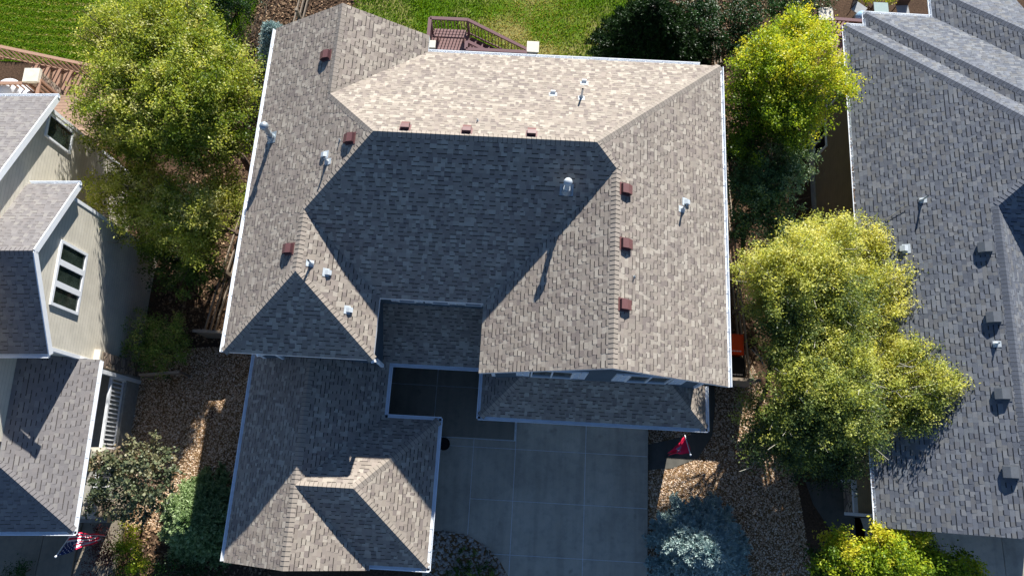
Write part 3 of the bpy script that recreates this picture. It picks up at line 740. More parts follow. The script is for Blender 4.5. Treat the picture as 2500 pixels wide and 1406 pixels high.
# walls
w = MB()
UPF = [(-8.6, 3.75), (-4.62, 3.75), (-4.62, 5.68), (-.82, 5.68), (-.82, 3.52), (5.9, 3.52), (5.9, 13.75), (-4.0, 13.75), (-4.0, 14.45), (-8.6, 14.45)]
w.prism(UPF, -2.0, ZU + .05)
w.poly([(-.82, 3.52, ZU), (5.9, 3.52, ZU), (2.54, 3.52, ZU + P_ * 3.35)]); w.poly([(-8.6, 14.45, ZU), (-6.3, 14.45, ZU + 1.3), (-4.0, 14.45, ZU)])
w.prism([(-8.65, -2.45), (-4.75, -2.45), (-4.75, -2.25), (-2.95, -2.25), (-2.95, 1.65), (-4.75, 1.65), (-4.75, 3.745), (-8.65, 3.745)], -1.0, ZL + .05)
w.poly([(-8.65, -2.45, ZL), (-4.75, -2.45, ZL), (-6.7, -2.45, ZL + 1.1)])
w.prism([(-.75, 2.62), (5.92, 2.62), (5.92, 3.515), (-.75, 3.515)], -1.0, ZL + .1)
part('wall', w, SIDE_BLUE, hm)
for y, x0, x1, zb, zt_ in ((2.62, 0.2, 4.7, 0.0, 2.25),):
    g = MB(); g.box(x0, x1, y - .06, y - .003, zb, zt_)
    for i in range(4):
        for k in range(8): g.box(x0 + .06 + k * .555, x0 + .55 + k * .555, y - .075, y - .06, zb + .07 + i * .56, zb + .5 + i * .56)
    part('garage_door', g, WHITE, hm)
t = TB(hm)
t.box(-8.62, -8.5, 3.735, 3.748, 2.6, 5.5); t.box(-.86, -.74, 3.50, 3.518, 3.4, ZU); t.box(5.82, 5.925, 3.50, 3.518, 3.4, ZU)
t.beam((-.95, 3.50, ZU - .1), (2.5575, 3.50, ZU + P_ * 3.5 - .1), .03, .14, up=(0, 0, 1)); t.beam((6.05, 3.50, ZU - .1), (2.5575, 3.50, ZU + P_ * 3.5 - .1), .03, .14)
for x0, sh in ((0.40, (-.02, 1.72)), (3.42, (3.0, 4.82))):
    window(hm, (x0, 3.52, 3.98), (1, 0), (0, -1), 1.32, 1.3, 2, 1, 0.05, GLASS_GREEN)
    for k in sh: shutter(hm, (k if k != -.02 else -.06, 3.52, 3.98), (1, 0), (0, -1), .42, 1.3)
for x0 in (-4.02, -2.92, -1.86):
    window(hm, (x0, 5.68, 4.3), (1, 0), (0, -1), .58, 1.08, 1, 2, .045, GLASS)
    shutter(hm, (x0 - .23, 5.68, 4.3), (1, 0), (0, -1), .22, 1.08); shutter(hm, (x0 + .59, 5.68, 4.3), (1, 0), (0, -1), .22, 1.08)
def downspout(parent, pts, s=.075):
    g = MB()
    for a, b in zip(pts, pts[1:]): g.beam(a, b, s, s)
    return part('downspout', g, GUTTER, parent)
downspout(hm, [(-7.95, 3.44, 5.46), (-7.75, 3.60, 5.1), (-7.75, 3.68, 5.0), (-7.75, 3.68, 3.6)])
downspout(hm, [(-4.42, 3.44, 5.5), (-4.50, 3.62, 4.6), (-4.52, 3.66, 4.4), (-4.52, 3.66, 3.3)], .1)
downspout(hm, [(6.2, 3.35, 5.45), (5.75, 3.46, 4.95), (5.75, 3.46, 3.7)])
downspout(hm, [(-2.5, -2.62, 2.6), (-2.7, -2.34, 2.3), (-2.7, -2.3, 0.0)])
# roof fittings, placed from where the photograph shows them
def onplane(u, v, kind, eave, ze, p=P_):
    rd, ud = DIRS[kind]; e = (rd[0] + rd[1]) * eave; n = np.array([-p * rd[0], -p * rd[1], 1.]); d = ze - p * e
    r = RIGHT * ((u - 1250) / FPX) - UPV * ((v - 703) / FPX) + FWD; o = np.array([0, 0, CAM_H]); k = (d - n @ o) / (n @ r); return o + k * r
def F_at(u, v, kind, eave, ze, p=P_): return frame_on(kind, p, onplane(u, v, kind, eave, ze, p))
for u, v, k, e in ((797, 138, 'W', W), (855, 340, 'W', W), (706, 609, 'W', W), (990, 311, 'N', NN), (1140, 319, 'N', NN), (1298, 326, 'N', NN), (1527, 464, 'E', E_), (1527, 597, 'E', E_), (1524, 745, 'E', E_)):
    box_vent(hm, F_at(u, v, k, e, ZU), [RED_METAL, RED_SHADED], .8 if k == 'N' else .92)
for u, v, k, e in ((794, 379, 'W', W), (799, 666, 'E', XA), (851, 757, 'E', XA), (1350, 230, 'N', NN), (1426, 203, 'N', NN), (1674, 494, 'E', E_)):
    hood_vent(hm, F_at(u, v, k, e, ZU), .85)
for u, v, k, e, h in ((799, 396, 'W', W, .34), (760, 644, 'E', XA, .36), (1419, 239, 'N', NN, .5), (1666, 512, 'E', E_, .34)):
    pipe_vent(hm, F_at(u, v, k, e, ZU), h)
for u, v, k, e in ((830, 344, 'W', W), (1166, 296, 'N', NN), (1548, 676, 'E', E_)):
    g = MB(); b_ = F_at(u, v, k, e, ZU)(0, 0, 0); g.tube([b_, b_ + [0, 0, .12]], .016, 8); g.tube([b_, b_ + [0, 0, .03]], [.045, .03], 10); part('vent_pipe', g, GALV, hm)
flue(hm, F_at(664, 337, 'W', W, ZU), .78, GALV, .08, .14)
flue(hm, F_at(1383, 466, 'S', YS, ZU), .62, PVC)

# ------------------------------------------------------------------ decks
def railing(mb, p0, p1, h, sp=0.13, cap=0.13, bal=0.032, post=0.1, low=0.08, mi=0, ends=(1, 1)):
    p0 = np.array(p0, float); p1 = np.array(p1, float); z = np.array([0, 0, 1.]); d = p1 - p0; L = np.linalg.norm(d[:2])
    mb.beam(p0 + z * h, p1 + z * h, cap, .04, mi); mb.beam(p0 + z * (h - .08), p1 + z * (h - .08), .04, .07, mi); mb.beam(p0 + z * low, p1 + z * low, .04, .07, mi)
    n = max(2, int(L / sp))
    for i in range(1, n):
        q = p0 + d * i / n; mb.beam(q + z * low, q + z * (h - .09), bal, bal, mi)
    for k, q in zip(ends, (p0, p1)):
        if k: mb.beam(q + z * -.1, q + z * (h - .02), post, post, mi)
dk = thing('deck', 'plum brown deck with bench and stair behind the middle house', 'deck', (-2.4, 17.0, -1.75))
DZ = 0.2
g = MB(); g.box(-4.5, -0.15, 13.76, 17.2, DZ - .2, DZ); g.box(-4.5, -2.85, 17.2, 18.7, DZ - .2, DZ); part('deck_floor', g, DECK_BOARD, dk)
for x, y in ((-4.4, 18.6), (-2.95, 18.6), (-4.4, 15.4), (-2.9, 17.1), (-.4, 15.2)):
    g = MB(); g.beam((x, y, -2.0), (x, y, DZ - .2), .14, .14); part('deck_post', g, DECK_RED, dk)
for a, b, e in (((-4.45, 17.75, DZ), (-4.45, 18.65, DZ), (1, 1)), ((-4.45, 18.65, DZ), (-2.88, 18.65, DZ), (0, 1)), ((-2.85, 17.25, DZ), (-.38, 17.25, DZ), (1, 1)), ((-2.88, 18.65, DZ), (-.35, 18.62, DZ - 1.85), (0, 1)), ((-2.8, 17.62, DZ), (-.35, 17.55, DZ - 1.85), (1, 0)), ((-2.85, 17.25, DZ), (-2.85, 17.62, DZ), (0, 0))):
    g = MB(); railing(g, a, b, 1.0, .135, .14, .03, .1, ends=e); part('railing', g, DECK_RED, dk)
g = MB()
for i in range(9):
    x = -2.85 + i * .28; z = DZ - (i + 1) * .2
    g.box(x, x + .29, 17.66, 18.55, z - .04, z)
for y in (17.66, 18.55): g.beam((-2.85, y, DZ - .2), (-.35, y, DZ - 1.95), .05, .26)
part('stair', g, DECK_RED, dk)
g = MB()
for i in range(3): g.box(-4.3, -2.95, 18.16 + i * .13, 18.27 + i * .13, DZ + .42, DZ + .46)
for x in (-4.2, -3.1): g.box(x, x + .06, 18.2, 18.5, DZ, DZ + .42)
part('bench', g, DECK_BOARD, dk)
for (x, y, zz, s, lab) in ((-4.3, 17.45, 1.15, .34, 'stone pillar with pale cap at the deck edge beside the gable roof'), (-.1, 17.55, 1.15, .5, 'stone pillar with square pale cap at the foot of the plum deck railing')):
    pl = thing('stone_pillar', lab, 'pillar', (x, y, -1.75), group='stone pillars of the middle deck')
    g = MB(); g.box(x - s / 2 + .05, x + s / 2 - .05, y - s / 2 + .05, y + s / 2 - .05, -1.9, zz - .08); part('shaft', g, LEDGE, pl)
    g = MB(); g.box(x - s / 2, x + s / 2, y - s / 2, y + s / 2, zz - .08, zz); part('cap', g, CAPSTONE, pl)

# ------------------------------------------------------------------ the left house (own frame, turned with the street)
LR = YAW
hl = thing('house', 'left house with beige lap siding, gabled bay and brown grey roof', 'house', (-17.0, 6.0, -1.0), LR)
PLp = 0.545
g = MB(); s = MB(); c = MB()
lf = [('N', 9.7, [[(-14.4, 6.85), (-14.4, 9.7), (-16.1, 9.7), (-16.1, 6.85)]], 5.0, 31), ('S', 4.0, [[(-14.4, 6.85), (-14.4, 4.0), (-16.1, 4.0), (-16.1, 6.85)]], 5.0, 32),
      ('N', 13.1, [[(-15.85, 7.1), (-15.85, 13.1), (-22, 13.1), (-22, 7.1)]], 4.75, 33), ('S', 1.1, [[(-15.85, 7.1), (-15.85, 1.1), (-22, 1.1), (-22, 7.1)]], 4.75, 34),
      ('E', -14.05, [[(-14.05, -1.35), (-14.05, 4.2), (-16.1, 4.2), (-16.1, 0.7)]], 2.8, 35), ('S', -1.35, [[(-14.05, -1.35), (-16.1, .7), (-20, .7), (-20, -1.35)]], 2.8, 36)]
for k, e, polys, ze, sd in lf:
    roof_face(g, polys, k, e, ze, PLp if ze != 4.75 else .5, sd, 0.138, .10, .22)
    for q in polys: slab(s, q, k, e, ze, PLp if ze != 4.75 else .5)
ro = part('roof', g, SH_LEFT, hl, attr='tab'); part('fascia', s, WHITE, ro)
capl = lambda *a: (lambda m: (ridge_cap(m, *a), part('ridge_cap', m, SH_LEFT, ro, attr='tab')))(MB())
capl((-14.4, 6.85, 5 + PLp * 2.85), (-16.1, 6.85, 5 + PLp * 2.85), nrm('N', PLp), nrm('S', PLp), 3)
capl((-14.05, -1.35, 2.8), (-16.1, .7, 2.8 + PLp * 2.05), nrm('E', PLp), nrm('S', PLp), 4)
capl((-15.85, 7.1, 4.75 + 3.0), (-22, 7.1, 4.75 + 3.0), nrm('N', .5), nrm('S', .5), 5)
for a, b, o, z in (((-14.35, 9.7), (-16.05, 9.7), (0, 1), 4.98), ((-15.8, 13.1), (-22, 13.1), (0, 1), 4.73), ((-14.05, -1.42), (-14.05, 4.15), (1, 0), 2.78), ((-13.98, -1.35), (-20, -1.35), (0, -1), 2.78), ((-14.4, 4.0), (-16, 4.0), (0, -1), 4.98)):
    q = MB(); gutter(q, a, b, z, o); part('gutter', q, GUTTER, hl)
w = MB()
def gable_wall(mb, x0, x1, prof):
    n = len(prof); A = [(x0, y, z) for y, z in prof]; Bq = [(x1, y, z) for y, z in prof]
    mb.poly(Bq); mb.poly(A[::-1])
    for i in range(n): j = (i + 1) % n; mb.poly([A[i], A[j], Bq[j], Bq[i]])
gable_wall(w, -22, -16.1, [(1.4, -2.2), (12.75, -2.2), (12.75, 4.72), (7.1, 7.55), (1.4, 4.7)])
gable_wall(w, -16.095, -14.6, [(4.22, -2.0), (9.3, -2.0), (9.3, 4.98), (6.85, 6.32), (4.22, 4.9)])
part('wall', w, SIDE_BEIGE, hl)
t = TB(hl)
for y in (4.24, 9.28): t.box(-14.7, -14.575, y - .07, y + .05, -1.8, 4.95)
t.box(-16.2, -16.075, 12.66, 12.78, -2.0, 4.6)
for (ya, yb) in ((4.0, 6.85), (9.7, 6.85)): t.beam((-14.39, ya, 4.9), (-14.39, yb, 4.9 + PLp * 2.85), .035, .2)
t.beam((-15.84, 13.1, 4.66), (-15.84, 7.1, 7.66), .035, .2)
for i in range(3): window(hl, (-14.6, 5.56 + i * .72, 3.6), (0, 1), (1, 0), .72, 1.5, 1, 1, .095, GLASS_BLIND)
window(hl, (-16.1, 11.65, 3.2), (0, 1), (1, 0), .9, 1.45, 1, 1, .075, GLASS_BLIND)
q = MB(); q.box(-14.597, -14.42, 4.1, 4.62, -1.2, 2.2); so_ = part('stone_veneer', q, LEDGE, hl)
q = MB(); q.box(-14.599, -14.38, 4.06, 4.66, 2.2, 2.28); part('cap', q, CAPSTONE, so_)
q = MB(); q.box(-14.5, -14.37, 3.86, 4.0, -.9, 2.6); part('corner_post', q, WHITE, hl)
# porch
q = MB(); q.box(-16.08, -14.42, -1.2, 4.1, -1.0, .2); part('porch_floor', q, STUCCO, hl)
for a, b in (((-14.5, 1.35), (-14.5, 3.85)), ((-14.5, -.45), (-14.5, .85))):
    q = MB(); railing(q, (*a, .2), (*b, .2), .95, .155, .1, .045, .09, .1); part('railing', q, WHITE, hl)
for y in (1.1, -.75):
    q = MB(); q.box(-14.78, -14.32, y - .23, y + .23, -1.0, 1.15); co = part('porch_pier', q, LEDGE, hl)
    q = MB(); q.box(-14.82, -14.28, y - .27, y + .27, 1.15, 1.23); q.box(-14.67, -14.43, y - .12, y + .12, 1.23, 2.62); part('porch_post', q, SIDE_BEIGE, co)
q = MB(); q.box(-14.7, -14.4, -1.0, 4.0, 2.42, 2.66); part('porch_beam', q, WHITE, hl)
q = MB(); q.box(-16.09, -16.04, 2.2, 3.1, .2, 2.2); part('door', q, BRONZE, hl)

# left deck and stair
dl = thing('deck', 'tan deck with lit stair railing behind the left house', 'deck', (-17.3, 15.9, -1.75), LR)
q = MB(); q.box(-22, -16.3, 13.20, 15.70, .3, .45); part('deck_floor', q, DECK_TANB, dl)
q = MB()
for i in range(9):
    x = -20.3 + i * .36; z = .35 - i * .17; q.box(x, x + .34, 15.80, 17.20, z - .05, z)
for y in (15.8, 17.2): q.beam((-20.3, y, .2), (-17.0, y, -1.3), .05, .26)
part('stair', q, DECK_TAN, dl)
q = MB(); q.box(-17.1, -15.9, 15.70, 17.20, -1.3, -1.16); part('landing', q, DECK_TANB, dl)
for a, b in (((-21.3, 17.25, .8), (-17.1, 17.25, -1.16)), ((-17.1, 17.25, -1.16), (-15.95, 17.25, -1.16)), ((-15.95, 17.25, -1.16), (-15.95, 15.80, -1.16)), ((-17.6, 15.75, -.9), (-16.9, 15.40, -1.16)),
             ((-22, 15.65, .45), (-19.5, 15.65, .45)), ((-19.0, 15.80, .45), (-19.0, 13.60, .45)), ((-16.35, 15.70, .2), (-16.3, 13.70, .2)), ((-16.3, 13.70, .1), (-16.5, 13.00, -.3))):
    q = MB(); railing(q, a, b, 1.0, .19, .13, .05, .1); part('railing', q, DECK_TAN, dl)
pl = thing('stone_pillar', 'tall brick pillar with square pale cap beside the left deck stair', 'pillar', (-19.3, 15.95, -1.75), LR)
q = MB(); q.box(-19.56, -19.04, 15.7, 16.2, -1.9, 1.42); part('shaft', q, LEDGE, pl)
q = MB(); q.box(-19.61, -18.99, 15.65, 16.25, 1.42, 1.58); part('cap', q, CAPSTONE, pl)
gp = at(20, 213, 1.2)
gc = MB()
gc.ball((gp[0] - .1, gp[1], .95), .5, 0, 16, 10, .75); gc.ball((gp[0] + .45, gp[1] - .15, .8), .35, 0, 14, 8, .7); gc.box(gp[0] - .45, gp[0] + .5, gp[1] - .38, gp[1] + .3, .46, .9)
single('covered_grill', gc, COVER, 'white covered grill on the left deck at the photo edge', 'grill', (float(gp[0]), float(gp[1]), .45), smooth=True)

# ------------------------------------------------------------------ the right house
RR = -R_(0.76); PR = 0.57; PN = 0.507
hr = thing('house', 'right house with long slate grey shingle roof and olive walls', 'house', (15.3, 8.0, -1.0), RR)
ZR = 3.0
g = MB(); s = MB(); c = MB()
PK = (17.2, 11.86)
rf = [('W', 11.69, [[(11.69, -.42), (15.3, -.42), (15.3, 9.96), (11.69, 9.96)], [(11.69, 9.96), (15.3, 9.96), PK, (11.69, 18.05)]], PR, 41),
      ('N', 18.05, [[(11.69, 18.05), PK, (18.2, 11.64), (12.5, 18.05)]], PN, 42), ('W', 12.5, [[(12.5, 18.05), (18.2, 11.64), (18.2, 12.24), (12.5, 18.65)]], PR, 43),
      ('N', 18.65, [[(12.5, 18.65), (18.2, 12.24), (18.2, 15.17), (15.1, 18.65)]], PN, 44), ('W', 15.1, [[(15.1, 18.65), (18.2, 15.17), (18.2, 16.5), (15.1, 20.0)]], PR, 45),
      ('N', 20.0, [[(15.1, 20.0), (18.2, 16.5), (18.2, 20.0)]], PN, 46), ('E', 18.91, [[(15.3, -.42), (18.91, -.42), (18.91, 6.36), (15.3, 9.96)]], PR, 47), ('S', 6.36, [[(15.3, 9.96), (18.91, 6.36), (20.0, 9.0), PK]], PR, 48)]
for k, e, polys, p, sd in rf:
    roof_face(g, polys, k, e, ZR, p, sd, .136, .10, .23)
    for q in polys: slab(s, q, k, e, ZR, p)
ro = part('roof', g, SH_GREY, hr, attr='tab'); part('fascia', s, WHITE, ro)
zz = lambda r: ZR + PR * r
for i, (a, b, ka, kb) in enumerate([((15.3, 9.96, zz(3.61)), (15.3, -.42, zz(3.61)), 'W', 'E'), ((15.3, 9.96, zz(3.61)), (*PK, zz(5.51)), 'W', 'S'), ((11.69, 18.05, ZR), (*PK, zz(5.51)), 'W', 'N'), ((12.5, 18.65, ZR), (18.2, 12.24, zz(5.7)), 'W', 'N'), ((15.1, 20.0, ZR), (18.2, 16.5, zz(3.1)), 'W', 'N')]):
    pa = {'N': PN}.get
    c = MB(); ridge_cap(c, a, b, nrm(ka, PN if ka == 'N' else PR), nrm(kb, PN if kb == 'N' else PR), 70 + i, .17); part('ridge_cap', c, SH_GREY, ro, attr='tab')
for a, b, o in (((11.69, -.42), (11.69, 18.05), (-1, 0)), ((11.69, 18.05), (12.45, 18.05), (0, 1)), ((12.5, 18.1), (12.5, 18.65), (-1, 0)), ((12.45, 18.65), (15.05, 18.65), (0, 1)), ((15.1, 18.7), (15.1, 20), (-1, 0))):
    q = MB(); gutter(q, a, b, ZR - .02, o); part('gutter', q, GUTTER, hr)
w = MB(); w.prism([(12.1, -.02), (18.5, -.02), (18.5, 17.6), (12.9, 17.6), (12.9, 17.3), (12.1, 17.3)], -.05, ZR + .1); w.poly([(12.1, -.02, ZR), (18.5, -.02, ZR), (15.3, -.02, ZR + 1.8)])
w.box(12.101, 18.49, 6.0, 17.29, -1.7, -.05)
part('wall', w, SIDE_OLIVE, hr)
q = MB(); q.box(12.04, 12.098, -.05, 6.0, -.6, .0); q.box(12.04, 12.098, 6.0, 17.3, -2.2, -1.35); part('foundation', q, STUCCO, hr)
q = TB(hr); q.box(11.99, 12.097, -.13, -.021, -.4, ZR - .1); q.box(12.0, 12.12, 17.26, 17.4, -1.6, ZR - .1); 0
q = MB(); q.box(12.0, 12.097, -.02, 1.0, -.3, .72); sv = part('stone_veneer', q, LEDGE, hr)
q = TB(sv); q.box(11.96, 12.097, -.02, 1.08, .72, .84); q.box(11.96, 12.097, 1.0, 1.1, -.3, .72); 0
window(hr, (12.1, 14.45, -1.3), (0, 1), (-1, 0), 1.25, 1.3, 2, 1, .08, GLASS)
window(hr, (12.1, 16.0, .2), (0, 1), (-1, 0), 1.0, 1.4, 1, 1, .08, GLASS)
q = MB(); q.box(12.8, 16.5, -.07, -.022, .0, 2.2)
for i in range(4):
    for k in range(6): q.box(12.88 + k * .6, 13.4 + k * .6, -.085, -.07, .06 + i * .54, .5 + i * .54)
part('garage_door', q, WHITE, hr)
def Rinv(p):
    cth, sth = math.cos(-RR), math.sin(-RR); return np.array([cth * p[0] - sth * p[1], sth * p[0] + cth * p[1], p[2]])
def FR(u, v, kind='W', eave=11.69, p=PR):
    # intersect the viewing ray with the slope in the right house's own frame
    r = Rinv(RIGHT * ((u - 1250) / FPX) - UPV * ((v - 703) / FPX) + FWD); o_ = np.array([0, 0, CAM_H]); rd, ud = DIRS[kind]; e = (rd[0] + rd[1]) * eave
    n_ = np.array([-p * rd[0], -p * rd[1], 1.]); d_ = ZR - p * e; k = (d_ - n_ @ o_) / (n_ @ r); return frame_on(kind, p, o_ + k * r)
for u, v in ((2404, 606), (2425, 776), (2446, 962), (2467, 1153)): box_vent(hr, FR(u, v), [GREY_METAL, GREY_METAL], 1.05)
hood_vent(hr, FR(2208, 608), 1.1); pipe_vent(hr, FR(2250, 490), .4); pipe_vent(hr, FR(2430, 840), .2, .02)
rng = np.random.default_rng(31); n_ = 900; yy = np.concatenate([rng.uniform(-.3, 18, n_ // 2), rng.uniform(4, 12, n_ // 2)]); cc = np.column_stack([11.69 - rng.uniform(.0, .085, n_), yy, np.full(n_, ZR - .065) + rng.uniform(0, .03, n_)])
cR, sR = math.cos(RR), math.sin(RR); cc = np.column_stack([cR * cc[:, 0] - sR * cc[:, 1], sR * cc[:, 0] + cR * cc[:, 1], cc[:, 2]])
a_ = rng.normal(0, 1, (n_, 3)); a_[:, 2] *= .3; a_ /= np.linalg.norm(a_, axis=1)[:, None]; b_ = np.cross(a_, [[0, .3, 1]]); L_ = rng.uniform(.015, .035, n_)[:, None]
tag(np_mesh('leaf_litter', np.stack([cc - a_ * L_, cc + b_ * L_ * .6, cc + a_ * L_, cc - b_ * L_ * .6], 1), MULCH, None, 'tint', rng.random(n_)), 'brown leaf debris lying in the gutter of the slate roof', 'leaf litter', kind='stuff')
# right house's back deck corner
dr = thing('deck', 'plum brown deck corner behind the right house', 'deck', (14.0, 19.3, -1.7), RR)
q = MB(); q.box(12.0, 18, 17.65, 20.4, .05, .2); part('deck_floor', q, DECK_BOARD, dr)
q = MB(); railing(q, (12.0, 19.7, .2), (14.9, 19.65, .2), 1.0, .17, .14, .045, .1); part('railing', q, DECK_RED, dr)
q = MB(); railing(q, (12.0, 18.3, .2), (12.0, 19.6, .2), 1.0, .17, .14, .045, .1); part('railing', q, DECK_RED, dr)
for x, y, lab in ((11.75, 19.85, 'stone pillar with beige cap left of the right deck railing'), (14.75, 19.55, 'stone pillar with broad beige cap tucked against the right roof gutter')):
    pl = thing('stone_pillar', lab, 'pillar', (x, y, -1.7), RR, 'stone pillars of the right deck')
    q = MB(); q.box(x - .24, x + .24, y - .24, y + .24, -1.9, 1.2); part('shaft', q, LEDGE, pl)
    q = MB(); q.box(x - .3, x + .3, y - .3, y + .3, 1.2, 1.3); part('cap', q, CAPSTONE, pl)
p = at(2152, 24, .95); tb = thing('patio_table', 'patio table with frosted glass top on the right deck', 'table', (p[0], p[1], .2))
q = MB(); q.box(p[0] - .3, p[0] + .3, p[1] - .35, p[1] + .35, .92, .95); part('tabletop', q, TABLE_GLASS, tb)
for sx in (-1, 1):
    for sy in (-1, 1): q = MB(); q.beam((p[0] + sx * .25, p[1] + sy * .3, .2), (p[0] + sx * .25, p[1] + sy * .3, .92), .04, .04); part('leg', q, BRONZE, tb)
def chair(u, v, rz, lab):
    p = at(u, v, .65); o = thing('patio_chair', lab, 'chair', (p[0], p[1], .2), group='patio chairs on the right deck'); ca, sa = math.cos(rz), math.sin(rz)
    T = lambda x, y, z: (p[0] + ca * x - sa * y, p[1] + sa * x + ca * y, z)
    def bx(mb, x0, x1, y0, y1, z0, z1, t=0): mb.hexa([T(x0, y0, z0), T(x1, y0, z0), T(x1, y1, z0), T(x0, y1, z0), T(x0, y0 + t, z1), T(x1, y0 + t, z1), T(x1, y1 + t, z1), T(x0, y1 + t, z1)])
    a = MB(); bx(a, -.25, .25, -.25, .25, .6, .65); part('seat', a, SEAT, o)
    a = MB(); bx(a, -.26, .26, .25, .29, .62, 1.2, .15); part('backrest', a, BRONZE, o)
    for x in (-.24, .24):
        for y in (-.22, .24): a = MB(); bx(a, x - .015, x + .015, y - .015, y + .015, .2, .62); part('leg', a, BRONZE, o)
chair(2205, 26, 0.1, 'patio chair with striped grey seat on the right deck'); chair(2098, 22, 0.9, 'dark patio chair turned sideways by the right deck railing')
p = at(2103, 45, .9); q = MB(); q.ball((p[0], p[1], .95), .28, 0, 14, 8, .9); q.box(p[0] - .25, p[0] + .25, p[1] - .2, p[1] + .2, .2, .9, 1)
single('kettle_grill', q, [BLUE_SHEEN, BLACK], 'grill with shiny lid with painted blue sheen at the right deck corner', 'grill', (p[0], p[1], .2), smooth=True)

# ------------------------------------------------------------------ fences
def rail_fence(name, a, b, lab, n, rails, hz, cat='fence'):
    a = np.array(a, float); b = np.array(b, float); o = thing(name, lab, cat, (*((a + b) / 2), float(zt(*((a + b) / 2)))))
    zz_ = lambda q: float(zt(q[0], q[1]))
    for i in range(n + 1):
        q = a + (b - a) * i / n; m = MB(); m.beam((*q, zz_(q) - .3), (*q, zz_(q) + hz), .13, .13); part('post', m, FENCE, o)
    for i in range(n):
        q0 = a + (b - a) * i / n; q1 = a + (b - a) * (i + 1) / n
        for k in range(rails):
            h = .25 + (hz - .35) * k / max(1, rails - 1); m = MB(); m.beam((*q0, zz_(q0) + h), (*q1, zz_(q1) + h), .05, .12); part('rail', m, FENCE, o)
rail_fence('split_rail_fence', (-12.0, 5.1), (-10.55, 22.5), 'long three rail wooden fence under the trees left of the middle house', 7, 3, 1.2)
def board_fence(a, b, lab, hz):
    a = np.array(a, float); b = np.array(b, float); L = np.linalg.norm(b - a); d = (b - a) / L; z0 = float(zt(*((a + b) / 2))); o = thing('board_fence', lab, 'fence', (*((a + b) / 2), z0))
    m = MB(); n = int(L / .145); rng = random.Random(int(L * 100))
    for i in range(n): q = a + d * (i + .5) * L / n; m.beam((*q, z0 - .2), (*q, z0 + hz), .022, L / n - .004 * rng.random(), up=(d[0], d[1], 0))
    part('boards', m, FENCE, o)
    nv = np.array([-d[1], d[0]])
    for h in (.3, hz - .12): m = MB(); m.beam((*(a + nv * .035), z0 + h), (*(b + nv * .035), z0 + h), .045, .09); part('rail', m, FENCE, o)
    m = MB(); m.beam((*a, z0 + hz + .015), (*b, z0 + hz + .015), .11, .03); part('cap_rail', m, FENCE, o)
board_fence((-12.35, 5.03), (-8.68, 5.06), 'solid board cross fence between the middle house corner and the round shrub', 1.28)
board_fence((5.98, 4.22), (8.75, 4.2), 'solid board cross fence beside the black bin right of the middle house', 1.8)
rail_fence('split_rail_fence', (8.6, 4.4), (7.95, 24.0), 'long three rail wooden fence right of the middle house', 7, 3, 1.2)
q = MB(); p0 = at(341, 915, .25); p1 = at(440, 908, .25); q.beam(p0, p1, .09, .12); q.beam(p0 - [0, 0, .35], p1 - [0, 0, .35], .05, .1)
for t_ in (.05, .95): r = p0 + (p1 - p0) * t_; q.beam((r[0], r[1], -1.0), (r[0], r[1], .25), .09, .09)
single('low_fence', q, FENCE, 'short weathered wood rail from the left porch to the round shrub', 'fence', (float(p0[0]), float(p0[1]), -.6))

# ------------------------------------------------------------------ bins, pot, flags
def bin_(u, v, z, w, d, h, mat, lab, mark=False):
    p = at(u, v, z + h); x, y = p[0], p[1]; o = thing('bin', lab, 'bin', (x, y, z), group='bins by the right wall of the middle house')
    a = MB(); a.hexa([(x - w / 2 + .05, y - d / 2 + .05, z), (x + w / 2 - .05, y - d / 2 + .05, z), (x + w / 2 - .05, y + d / 2 - .05, z), (x - w / 2 + .05, y + d / 2 - .05, z), (x - w / 2, y - d / 2, z + h - .08), (x + w / 2, y - d / 2, z + h - .08), (x + w / 2, y + d / 2, z + h - .08), (x - w / 2, y + d / 2, z + h - .08)]); part('body', a, mat, o)
    a = MB(); a.box(x - w / 2 - .02, x + w / 2 + .02, y - d / 2 - .02, y + d / 2 + .02, z + h - .08, z + h - .02); a.box(x - w / 2 + .04, x + w / 2 - .04, y - d / 2 + .04, y + d / 2 - .04, z + h - .02, z + h); li = part('lid', a, mat, o)
    if mark:
        a = MB(); t = z + h + .004; s = mark
        for i in range(7): a.box(x - .2 + i * .058, x - .165 + i * .058, y - d / 2 + .09, y - d / 2 + .135, t - .003, t)
        part('lettering', a, WHITE_CLOTH, li, label='row of faded pale letters')
    for sx in (-1, 1): a = MB(); a.tube([(x + sx * w * .4, y + d / 2 - .05, z + .1), (x + sx * (w * .4 + .06), y + d / 2 - .05, z + .1)], .1, 12); part('wheel', a, BLACK, o)
bin_(1797, 840, -.75, .55, .75, 1.15, ORANGE, 'orange lidded bin half hidden by the aspen and gutter', True)
bin_(1800, 897, -.7, .5, .75, 1.05, BLACK, 'black lidded bin with white lettering just below the orange one', True)
p = at(1083, 1083, .45); q = MB()
q.tube([(p[0], p[1], 0), (p[0], p[1], .2), (p[0], p[1], .42), (p[0], p[1], .45)], [.15, .21, .23, .23], 20, cap=False); q.tube([(p[0], p[1], .445), (p[0], p[1], .36)], [.205, .2], 20); q.tube([(p[0], p[1], 0), (p[0], p[1], .01)], .15, 20)
single('planter_pot', q, BLACK, 'round black planter pot on the driveway beside the garage gutter', 'pot', (p[0], p[1], 0.0))

